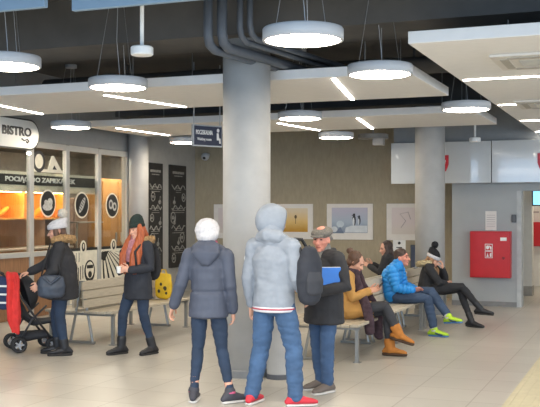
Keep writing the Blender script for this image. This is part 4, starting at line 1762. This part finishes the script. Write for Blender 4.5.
skin('scarf', bm, mat('scarf_rose', 'a8737a', .9, var=.3, scale=25), t, disp=wrinkle(.006, 20))
beanie(t, M_HATG, J, .95, tall=.17, slouch=(-.03, 0))
for S in 'LR':
    shoe(t, mat('boot_black', '232326', .5, var=.15), J, S, M_SOLED, name='boot', shaft=.11, sr=.056)
t2 = thing('paper_cup', 'small white paper cup held by the woman with copper hair', 'cup', to_world(RL, RRZ, (-.01, .295, .985)), RRZ)
bm = bmesh.new()
lathe(bm, [(0, 0), (.022, 0), (.030, .075), (.027, .075), (.021, .006), (0, .006)], seg=24)
obj('cup_body', bm, M_SIGNW, t2, smooth=False)
bm = bmesh.new()
lathe(bm, [(0, .082), (.028, .082), (.032, .076), (.032, .072), (0, .072)], seg=24)
obj('lid', bm, M_PAPER, t2)
bk = thing('backpack', 'dark backpack worn on the back by the woman with copper hair', 'backpack', to_world(RL, RRZ, (0, -.215, .88)), RRZ)
bm = bmesh.new()
limb(bm, [(0, 0, .05), (0, -.01, .18), (0, 0, .34), (0, .01, .42)], [(.12, .065), (.14, .08), (.125, .07), (.08, .04)], side=(1, 0, 0), seg=20)
skin('pack', bm, M_BLACKC, bk, disp=wrinkle(.006, 11))
bm = bmesh.new()
limb(bm, [(0, -.07, .10), (0, -.078, .20)], [(.09, .03), (.08, .025)], side=(1, 0, 0))
skin('front_pocket', bm, mat('pack_charcoal', '33353b', .8), bk)
for s in (-1, 1):
    bm = bmesh.new()
    tube(bm, [(s * .08, .03, .40), (s * .115, .12, .505), (s * .13, .22, .50), (s * .14, .37, .36), (s * .16, .36, .16)], .014, 8)
    obj('strap', bm, M_BLACK, bk, smooth=True)

# ---- woman at the left with the pushchair
Y0 = 11.42
LRZ = R(98)
LL = V((px(62, 0, Y0).x, Y0, 0))
t = person('woman in white bobble hat and black fur hooded jacket facing left by the pushchair', LL, LRZ)
J = stand(s=.925, headrot=(-8, 0, 0), head=(0, .06, 1.475), neck=(0, .02, 1.345), chest=(0, .02, 1.18), hipL=(-.08, 0, .86), hipR=(.08, 0, .86), knL=(-.085, .02, .47), anL=(-.09, -.04, .085), knR=(.09, .08, .47), anR=(.10, .06, .085),
          shL=(-.165, .02, 1.29), elL=(-.235, .08, 1.03), wrL=(-.20, .24, .86), shR=(.165, .03, 1.28), elR=(.20, .20, 1.08), wrR=(.18, .40, .98),
          hdR=(-.2, 1, -.2), hnR=(0, 0, -1), htR=(-1, 0, 0), curlR=40, hdL=(.1, .8, -.6), hnL=(.9, 0, .3), htL=(0, .6, .6), curlL=35)
body(t, J, k=.95)
face_parts(t, J, .95)
legs_wear(t, 'jeans', M_JEANSD, J, r=(.095, .085, .066, .062, .05))
top_wear(t, 'jacket', M_BLACKC, J, hem=.68, tr=((.21, .20), (.20, .19), (.195, .185), (.195, .175), (.165, .12), (.085, .08)), hemr=(.205, .20),
         sl=(.080, .072, .064, .060, .052), amp=.008, collar=(.088, .3))
n, h, Q = J['neck'], J['head'], rot_head(J)
fur_ring(t, M_FURT, [n + V((-.12, .06, .03)), n + V((-.125, -.05, .055)), n + V((-.06, -.125, .045)), n + V((0, -.15, .03)), n + V((.06, -.125, .045)), n + V((.125, -.05, .055)), n + V((.12, .06, .03))], .046)
bm = bmesh.new()
limb(bm, [h + Q @ V((-.066, .01, .04)), h + Q @ V((-.072, .0, -.04)), n + V((-.07, .05, .0))], [(.025, .03), (.03, .04), (.02, .03)])
limb(bm, [h + Q @ V((.066, .01, .04)), h + Q @ V((.072, .0, -.04)), n + V((.07, .05, .0))], [(.025, .03), (.03, .04), (.02, .03)])
limb(bm, [h + Q @ V((0, -.06, .04)), h + Q @ V((0, -.075, -.06))], [(.07, .045), (.065, .04)], side=(1, 0, 0))
skin('hair', bm, M_BROWNHAIR, t, voxel=.007, disp=strands(.006))
beanie(t, M_HATW, J, 1.10, tall=.13, pom=mat('pompom_grey', 'bdb6a8', .95, var=.25, scale=40), pomr=.058, slouch=(-.075, -.03))
for S in 'LR':
    shoe(t, mat('boot_black', '232326', .5), J, S, M_SOLED, name='ankle_boot', shaft=.10, sr=.056, sole_h=.03)
hb = thing('shoulder_bag', 'dark blue grey shoulder bag hanging in front of the woman in the white bobble hat', 'bag', to_world(LL, LRZ, (-.285, .10, .70)), LRZ)
bm = bmesh.new()
limb(bm, [(0, 0, .04), (0, 0, .14), (0, 0, .25)], [(.05, .155), (.055, .165), (.028, .14)], side=(1, 0, 0), seg=20)
skin('bag_body', bm, mat('leather_slate', '313946', .45, var=.12), hb, disp=wrinkle(.005, 10))
bm = bmesh.new()
limb(bm, [(-.05, -.09, .25), (-.056, 0, .17), (-.05, .09, .25)], [(.02, .02)] * 3)
skin('flap', bm, mat('leather_slate', '3d4654', .45), hb)
for s in (-1, 1):
    bm = bmesh.new()
    tube(bm, [(0, s * .12, .24), (.03, s * .08, .42), (.10, .0 + s * .02, .645)], .009, 8)
    obj('strap', bm, M_BLACK, hb, smooth=True)

# ---- pushchair with red blanket
SRZ = R(-63)
SL = V((-3.15, 11.74, 0))
t = thing('pushchair', 'dark pushchair with double wheels at the left edge', 'pushchair', SL, SRZ)
M_TUBE = mat('frame_dark', '3b3c40', .4, metal=.4)
M_SEAT = mat('seat_charcoal', '2c2d31', .9, var=.2)
for s in (-1, 1):
    bm = bmesh.new()
    tube(bm, [(s * .20, .42, .12), (s * .21, .20, .42), (s * .22, -.06, .80), (s * .20, -.20, .97)], .014, 10)
    obj('handle_tube', bm, M_TUBE, t, smooth=True)
    bm = bmesh.new()
    tube(bm, [(s * .22, .0, .12), (s * .215, .16, .40), (s * .20, .34, .56)], .013, 10)
    obj('rear_leg', bm, M_TUBE, t, smooth=True)
    bm = bmesh.new()
    limb(bm, [(s * .20, -.19, .965), (s * .195, -.27, 1.0)], [.02, .02])
    obj('hand_grip', bm, M_BLACK, t, smooth=True)
    for (y, r) in ((0.0, .095), (.42, .085)):
        for o_ in (-.032, .032):
            bm = bmesh.new()
            Mx = Matrix.Rotation(R(90), 3, 'Y')
            lathe(bm, [(r * .62, -.014), (r * .9, -.018), (r, -.010), (r, .010), (r * .9, .018), (r * .62, .014), (r * .62, -.014)], c=(s * .21 + o_, y, r), seg=26, M=Mx)
            wl = obj('wheel', bm, M_BLACK, t, smooth=True)
            bm = bmesh.new()
            lathe(bm, [(0, -.016), (r * .2, -.016), (r * .2, .016), (0, .016)], c=(s * .21 + o_, y, r), seg=14, M=Mx)
            for q in range(5):
                an = 2 * math.pi * q / 5
                box(bm, (s * .21 + o_, y + math.cos(an) * r * .4, r + math.sin(an) * r * .4), (.012, r * .5, .018), M=None if False else (Matrix.Translation((s * .21 + o_, y + math.cos(an) * r * .4, r + math.sin(an) * r * .4)) @ Matrix.Rotation(an, 4, 'X') @ Matrix.Translation((-(s * .21 + o_), -(y + math.cos(an) * r * .4), -(r + math.sin(an) * r * .4)))))
            obj('hub', bm, mat('hub_grey', 'a3a5a8', .4), wl)
        bm = bmesh.new()
        tube(bm, [(s * .21 - .04, y, r), (s * .21 + .04, y, r)], .010, 8)
        obj('axle', bm, M_TUBE, t)
for (y, z) in ((.0, .12), (.42, .12), (.17, .42)):
    bm = bmesh.new()
    tube(bm, [(-.21, y, z), (.21, y, z)], .011, 8)
    obj('crossbar', bm, M_TUBE, t, smooth=True)
bm = bmesh.new()
limb(bm, [(0, .46, .36), (0, .22, .34), (0, .10, .44), (0, -.03, .74)], [(.17, .03), (.185, .045), (.185, .05), (.17, .03)], side=(1, 0, 0))
skin('seat', bm, M_SEAT, t, disp=wrinkle(.006, 12))
bm = bmesh.new()
limb(bm, [(0, .50, .20), (0, .47, .34)], [(.15, .02), (.16, .03)], side=(1, 0, 0))
skin('footrest', bm, M_SEAT, t)
bm = bmesh.new()
limb(bm, [(0, .36, .19), (0, .08, .17)], [(.15, .05), (.16, .07)], side=(1, 0, 0))
skin('basket', bm, mat('basket_mesh', '37383c', .9), t)
o = cap_shell(t, 'canopy', M_SEAT, V((0, .04, .70)), (.20, .26, .24), Matrix.Rotation(R(-70), 3, 'X') @ Matrix.Identity(3), amax=75, thick=.01)
bl = thing('blanket', 'bright red blanket hanging over the side of the pushchair', 'blanket', to_world(SL, SRZ, (.27, .04, 0)), SRZ)
bm = bmesh.new()
limb(bm, [(-.05, -.14, .985), (.0, -.14, .97), (.03, -.12, .86), (.035, -.11, .62), (.035, -.10, .40), (.03, -.10, .26)],
     [(.04, .015), (.06, .020), (.07, .024), (.085, .026), (.085, .026), (.05, .02)], side=(0, 1, 0), seg=24)
skin('cloth', bm, mat('blanket_red', 'd23430', .85, var=.12, scale=12), bl, disp=lambda co: .016 * math.sin(co.y * 60 + 3 * noise.noise(co * 4)) + .004 * noise.noise(co * 20))
bm = bmesh.new()
limb(bm, [(.052, -.11, .93), (.055, -.10, .80)], [(.018, .012)] * 2, side=(0, 1, 0))
skin('blanket_fold', bm, mat('blanket_red', 'd23430'), bl)
tw = thing('striped_cloth', 'navy cloth with white stripes on the back of the pushchair', 'cloth', to_world(SL, SRZ, (.20, -.20, .52)), SRZ + R(45))
bm = bmesh.new()
limb(bm, [(0, .03, .40), (0, .0, .34), (0, -.012, .20), (0, .0, .03)], [(.12, .02), (.14, .022), (.14, .022), (.13, .02)], side=(1, 0, 0), seg=20)
skin('cloth', bm, mat('cloth_navy', '2f3a5a', .9, var=.1), tw, disp=wrinkle(.006, 16))
bm = bmesh.new()
for z in (.10, .20, .30):
    limb(bm, [(-.135, -.028, z), (0, -.040, z), (.135, -.028, z)], [(.004, .012)] * 3, side=(0, 1, 0), seg=8)
obj('stripe', bm, M_SIGNW, tw)

# ---- yellow bag on the left bench
yb = thing('carrier_bag', 'yellow printed carrier bag on the left bench beside the woman from the back', 'bag', P(12.35, -6.62, .460), R(10) - TH)
bm = bmesh.new()
limb(bm, [(0, 0, .03), (0, 0, .15), (0, 0, .28), (0, 0, .34)], [(.12, .06), (.13, .065), (.125, .045), (.11, .02)], side=(1, 0, 0), seg=20)
skin('bag_body', bm, mat('bag_yellow', 'd9b21f', .6, var=.12), yb, disp=wrinkle(.008, 12))
bm = bmesh.new()
for (x, z, r) in ((-.05, .10, .022), (.04, .14, .028), (-.02, .20, .02), (.06, .07, .018)):
    ell(bm, (x, -.062, z), (r, .006, r * 1.2), seg=12)
obj('bag_print', bm, mat('print_dark', '3b3522', .7), yb)
for s in (-1, 1):
    bm = bmesh.new()
    tube(bm, [(-.05, s * .018, .33), (-.03, s * .02, .41), (.03, s * .02, .41), (.05, s * .018, .33)], .006, 6)
    obj('bag_handle', bm, mat('bag_yellow', 'd9b21f'), yb)

# ------------------------------------------------------------------ seated people
FRZ = -(R(90) + TH)          # facing to the right across the hall
SEATZ = .435


def seated(label, a, b, face=1):
    return person(label, P(a, b, 0), FRZ if face > 0 else FRZ + R(180)), P(a, b, 0), FRZ if face > 0 else FRZ + R(180)


def phone(label, loc, rz, tilt=35):
    ph = thing('mobile_phone', label, 'phone', loc, rz)
    ph.rotation_euler = (R(tilt), 0, rz)
    bm = bmesh.new()
    box(bm, (0, 0, 0), (.072, .010, .145), bev=.004)
    obj('phone_case', bm, M_BLACK, ph)
    bm = bmesh.new()
    box(bm, (0, -.0055, 0), (.064, .002, .13))
    obj('phone_screen', bm, mat('phone_glass', '39424f', .15), ph)
    return ph


def seat_thigh(J, r=.095):
    def ex(bm):
        for S in 'LR':
            limb(bm, [J['hip' + S], lerp(J['hip' + S], J['kn' + S], .55)], [r, r * .92])
    return ex


# woman in the ochre coat
t, L0, Z0 = seated('woman in ochre coat and long dark scarf sitting bent over her phone', 10.98, -3.38)
J = sit(s=1.0, pelvis=(0, 0, .54), waist=(0, .0, .68), chest=(0, .02, .85), neck=(0, .05, .99), head=(0, .10, 1.105), headrot=(-30, 0, 0),
        shL=(-.16, .04, .945), elL=(-.20, .10, .70), wrL=(-.06, .27, .77), shR=(.16, .04, .945), elR=(.20, .12, .70), wrR=(.06, .28, .77),
        hipL=(-.085, .03, .53), knL=(-.07, .46, .52), anL=(-.08, .50, .085), hipR=(.085, .03, .53), knR=(.03, .47, .60), anR=(-.02, .62, .27), ftR=(-.1, .9, -.25), fuR=(0, .35, 1), ftL=(0, 1, 0),
        hdL=(.25, .9, .25), hnL=(.4, -.2, .6), htL=(.5, .3, .6), hdR=(-.25, .9, .25), hnR=(-.4, -.2, .6), htR=(-.5, .3, .6), curlL=38, curlR=38)
body(t, J, k=.95)
face_parts(t, J, .95)
legs_wear(t, 'trousers', mat('trousers_charcoal', '3a3b3f', .9, var=.15), J, r=(.095, .085, .066, .062, .052))
top_wear(t, 'coat', M_OCHRE, J, hem=None, tr=((.19, .16), (.19, .16), (.17, .135), (.175, .135), (.15, .105), (.085, .075)), sl=(.076, .068, .062, .056, .048), amp=.007, extra=seat_thigh(J, .10))
n, h, Q = J['neck'], J['head'], rot_head(J)
bm = bmesh.new()
limb(bm, [n + V((-.09, .0, .02)), n + V((-.06, -.075, .035)), n + V((.06, -.075, .035)), n + V((.09, 0, .02)), n + V((.05, .07, .0)), n + V((-.05, .07, 0)), n + V((-.09, .0, .02))], [.036] * 7)
for s, e in ((-1, .18), (1, .30)):
    limb(bm, [n + V((s * .06, .06, -.01)), n + V((s * .10, .12, -.20)), n + V((s * .15, .22, -.38)), n + V((s * .19, .27, -.55)), n + V((s * .20, .28, -.80 + .1 * (s > 0)))], [(.045, .03), (.058, .03), (.062, .03), (.062, .028), (.058, .026)], side=(0, 1, 0))
skin('scarf', bm, mat('scarf_plum', '43333a', .95, var=.35, scale=22), t, disp=wrinkle(.007, 18))
bm = bmesh.new()
ell(bm, h + Q @ V((0, -.035, .045)), (.083, .092, .088), Q)
ell(bm, h + Q @ V((0, -.055, -.02)), (.074, .06, .06), Q)
ell(bm, h + Q @ V((0, -.135, .085)), (.042, .042, .042), Q)
limb(bm, [h + Q @ V((-.07, .03, .05)), h + Q @ V((-.078, .0, -.02))], [.02, .02])
limb(bm, [h + Q @ V((.07, .03, .05)), h + Q @ V((.078, .0, -.02))], [.02, .02])
skin('hair', bm, M_BROWNHAIR, t, voxel=.007, disp=strands(.005))
for S in 'LR':
    shoe(t, mat('boot_tan', 'b8742f', .8, var=.12), J, S, mat('sole_brown', '4b3726', .8), name='boot', shaft=.09, sr=.066, w=1.15, sole_h=.036)
phone('black phone in the hands of the ochre coat woman', to_world(L0, Z0, (0, .385, .815)), Z0, -40)

# man in the blue puffer jacket
t, L0, Z0 = seated('man in bright blue quilted jacket sitting with crossed legs and lime trainers', 13.12, -3.36)
J = sit(s=1.0, pelvis=(0, 0, .54), waist=(0, -.04, .67), chest=(0, -.02, .83), neck=(0, .05, .965), head=(0, .115, 1.07), headrot=(2, 0, -8),
        shL=(-.19, .02, .905), elL=(-.255, .08, .66), wrL=(-.13, .27, .62), shR=(.19, .02, .905), elR=(.25, .10, .66), wrR=(.10, .30, .63),
        hipL=(-.09, .03, .54), knL=(-.03, .52, .60), anL=(.10, .80, .27), hipR=(.09, .03, .53), knR=(.11, .50, .51), anR=(.12, .60, .085),
        ftL=(.35, .85, .10), fuL=(0, -.1, 1), ftR=(.1, 1, 0), hdL=(.7, .8, -.1), hnL=(0, -.2, -1), htL=(.3, .8, .3), hdR=(-.7, .7, 0), hnR=(0, -.2, -1), htR=(-.4, .8, .3))
body(t, J, M_SKINP)
face_parts(t, J, brow='3c2d24')
legs_wear(t, 'jeans', M_JEANSN, J, top=(.165, .13), r=(.105, .092, .074, .070, .060), amp=.007, end_=.84)


def seg_s(co):
    best, s = 1e9, 0
    off = 0
    for a, b in (('pelvis', 'waist'), ('waist', 'chest'), ('chest', 'neck'), ('shL', 'elL'), ('elL', 'wrL'), ('shR', 'elR'), ('elR', 'wrR')):
        A, B = J[a], J[b]
        d = B - A
        u = max(0, min(1, (co - A).dot(d) / d.length_squared))
        q = (co - A - d * u).length - (.07 if a in ('pelvis', 'waist', 'chest') else 0)
        if a in ('elL', 'elR', 'waist', 'chest'):
            pass
        if q < best:
            best, s = q, u * d.length + {'pelvis': 0, 'waist': .14, 'chest': .33, 'shL': 0, 'shR': 0, 'elL': .29, 'elR': .29}[a]
    return s


def puff(co):
    return .013 * (abs(math.sin(math.pi * seg_s(co) / .062)) - .5) + .003 * noise.noise(co * 20)


top_wear(t, 'jacket', M_PUFF, J, tr=((.19, .16), (.185, .15), (.18, .145), (.195, .15), (.165, .115), (.09, .08)), sl=(.084, .078, .070, .066, .054), disp=puff, collar=(.082, .45))
h, Q = J['head'], rot_head(J)
bm = bmesh.new()
ell(bm, h + Q @ V((0, -.02, .050)), (.081, .098, .086), Q)
ell(bm, h + Q @ V((0, -.055, .0)), (.075, .055, .06), Q)
skin('hair', bm, mat('hair_brown_dark', '43332b', .6, var=.2, scale=30), t, voxel=.006, disp=lambda co: .003 * noise.noise(co * 60))
for S in 'LR':
    o = shoe(t, mat('trainer_lime', 'a9cc2e', .6, var=.08), J, S, mat('sole_blue', '3f6fa8', .6), w=1.05)
    f, u = foot_dir(J, S)
    an = J['an' + S]
    bm = bmesh.new()
    l = f.cross(u)
    for sg in (-1, 1):
        tube(bm, [an + f * .02 + l * (sg * .040) - u * .03, an + f * .07 + l * (sg * .050) - u * .048, an + f * .13 + l * (sg * .050) - u * .058], .010, 8)
    obj('side_stripe', bm, mat('trainer_navy', '2f4668', .6), o, smooth=True)
    bm = bmesh.new()
    limb(bm, [an + V((0, 0, -.01)), lerp(an, J['kn' + S], .24)], [.050, .047])
    obj('sock', bm, M_HATW, o, smooth=True)
    bm = bmesh.new()
    for q in range(3):
        p = an + f * (.055 + .028 * q) + u * (-.006 - .012 * q)
        l = f.cross(u)
        tube(bm, [p - l * .02, p + u * .006, p + l * .02], .005, 6)
    obj('laces', bm, M_SIGNW, o)

# woman in the black bobble hat
t, L0, Z0 = seated('woman in black and white bobble hat and black clothes leaning her face on her hand', 14.32, -3.15)
J = sit(s=1.0, pelvis=(0, 0, .54), waist=(0, .0, .67), chest=(0, .03, .81), neck=(0, .04, .92), head=(0, .085, .985), headrot=(-26, 0, 0),
        shL=(-.16, .06, .88), elL=(-.19, .25, .66), wrL=(-.075, .225, .85), shR=(.16, .06, .88), elR=(.19, .22, .66), wrR=(-.02, .28, .64),
        hipL=(-.085, .03, .53), knL=(-.07, .48, .54), anL=(.06, .62, .17), hipR=(.085, .03, .54), knR=(.05, .53, .60), anR=(-.02, .80, .27),
        ftL=(.2, 1, -.08), ftR=(-.05, 1, -.05), hdL=(.15, -.1, 1), hnL=(0, -.8, .1), htL=(.9, 0, .1), curlL=30, hdR=(-1, .1, 0), hnR=(0, -.5, -.5), htR=(0, .6, .6))
J['anL'] = V((.05, .68, .085))
body(t, J, k=.95)
face_parts(t, J, .95)
legs_wear(t, 'trousers', M_BLACKC, J, r=(.092, .082, .062, .058, .045))
top_wear(t, 'jacket', M_BLACKC, J, tr=((.18, .15), (.175, .145), (.16, .125), (.165, .125), (.145, .10), (.08, .07)), sl=(.072, .064, .058, .054, .046), amp=.006)
n, h, Q = J['neck'], J['head'], rot_head(J)
fur_ring(t, M_FURB, [n + V((-.13, .02, .02)), n + V((-.13, -.09, .02)), n + V((0, -.17, .0)), n + V((.13, -.09, .02)), n + V((.13, .02, .02))], .045)
bm = bmesh.new()
for s in (-1, 1):
    limb(bm, [h + Q @ V((s * .068, .0, .03)), h + Q @ V((s * .082, .01, -.06)), n + V((s * .08, .10, -.10)), n + V((s * .07, .11, -.22))], [(.025, .03), (.03, .04), (.035, .03), (.015, .012)])
limb(bm, [h + Q @ V((0, -.06, .03)), h + Q @ V((0, -.075, -.07))], [(.07, .04), (.07, .035)], side=(1, 0, 0))
skin('hair', bm, mat('hair_fair', '9a7450', .55, var=.25, stretch=(6, 6, .6)), t, voxel=.007, disp=strands(.006))
beanie(t, M_HATB, J, 1.0, tall=.15, mband=M_HATW, pom=M_HATB, pomr=.052, slouch=(-.06, -.01))
for S in 'LR':
    shoe(t, mat('boot_black', '232326', .5), J, S, M_SOLED, name='boot', shaft=.12, sr=.052)

# girl on the far side of the bench
t, L0, Z0 = seated('dark haired girl in black on the rear seat looking at her phone', 15.05, -3.90, -1)
J = sit(s=1.0, neck=(0, .05, 1.02), head=(0, .09, 1.12), headrot=(-10, 0, 38), shL=(-.16, .04, .97), shR=(.16, .04, .97), elR=(.21, .14, .74), wrR=(.10, .34, .86), elL=(-.21, .14, .74), wrL=(-.05, .36, .84),
        hdL=(.2, .9, .3), hnL=(.4, -.2, .6), htL=(.5, .3, .6), hdR=(-.2, .9, .4), hnR=(-.5, -.2, .5), htR=(-.5, .3, .6), curlL=38, curlR=38)
body(t, J, k=.95)
face_parts(t, J, .95)
legs_wear(t, 'trousers', M_JEANSD, J, r=(.092, .082, .062, .058, .048))
top_wear(t, 'jacket', M_BLACKC, J, tr=((.175, .145), (.17, .14), (.155, .12), (.165, .12), (.145, .10), (.08, .07)), sl=(.070, .062, .056, .052, .045), amp=.006)
n, h, Q = J['neck'], J['head'], rot_head(J)
bm = bmesh.new()
ell(bm, h + Q @ V((0, -.03, .045)), (.084, .094, .088), Q)
for s in (-1, 1):
    limb(bm, [h + Q @ V((s * .070, .01, .05)), h + Q @ V((s * .084, .0, -.05)), n + V((s * .10, .05, -.05)), n + V((s * .10, .10, -.18))], [(.025, .04), (.03, .05), (.04, .04), (.02, .02)])
limb(bm, [h + Q @ V((0, -.06, .02)), h + Q @ V((0, -.08, -.09)), n + V((0, -.10, -.14))], [(.075, .045), (.085, .045), (.09, .03)], side=(1, 0, 0))
skin('hair', bm, M_DARKHAIR, t, voxel=.007, disp=strands(.005))
for S in 'LR':
    shoe(t, mat('boot_black', '232326', .5), J, S, M_SOLED, name='boot', shaft=.10, sr=.054)
phone('phone held up by the dark haired girl on the rear seat', to_world(L0, Z0, (.03, .475, .93)), Z0, -30)
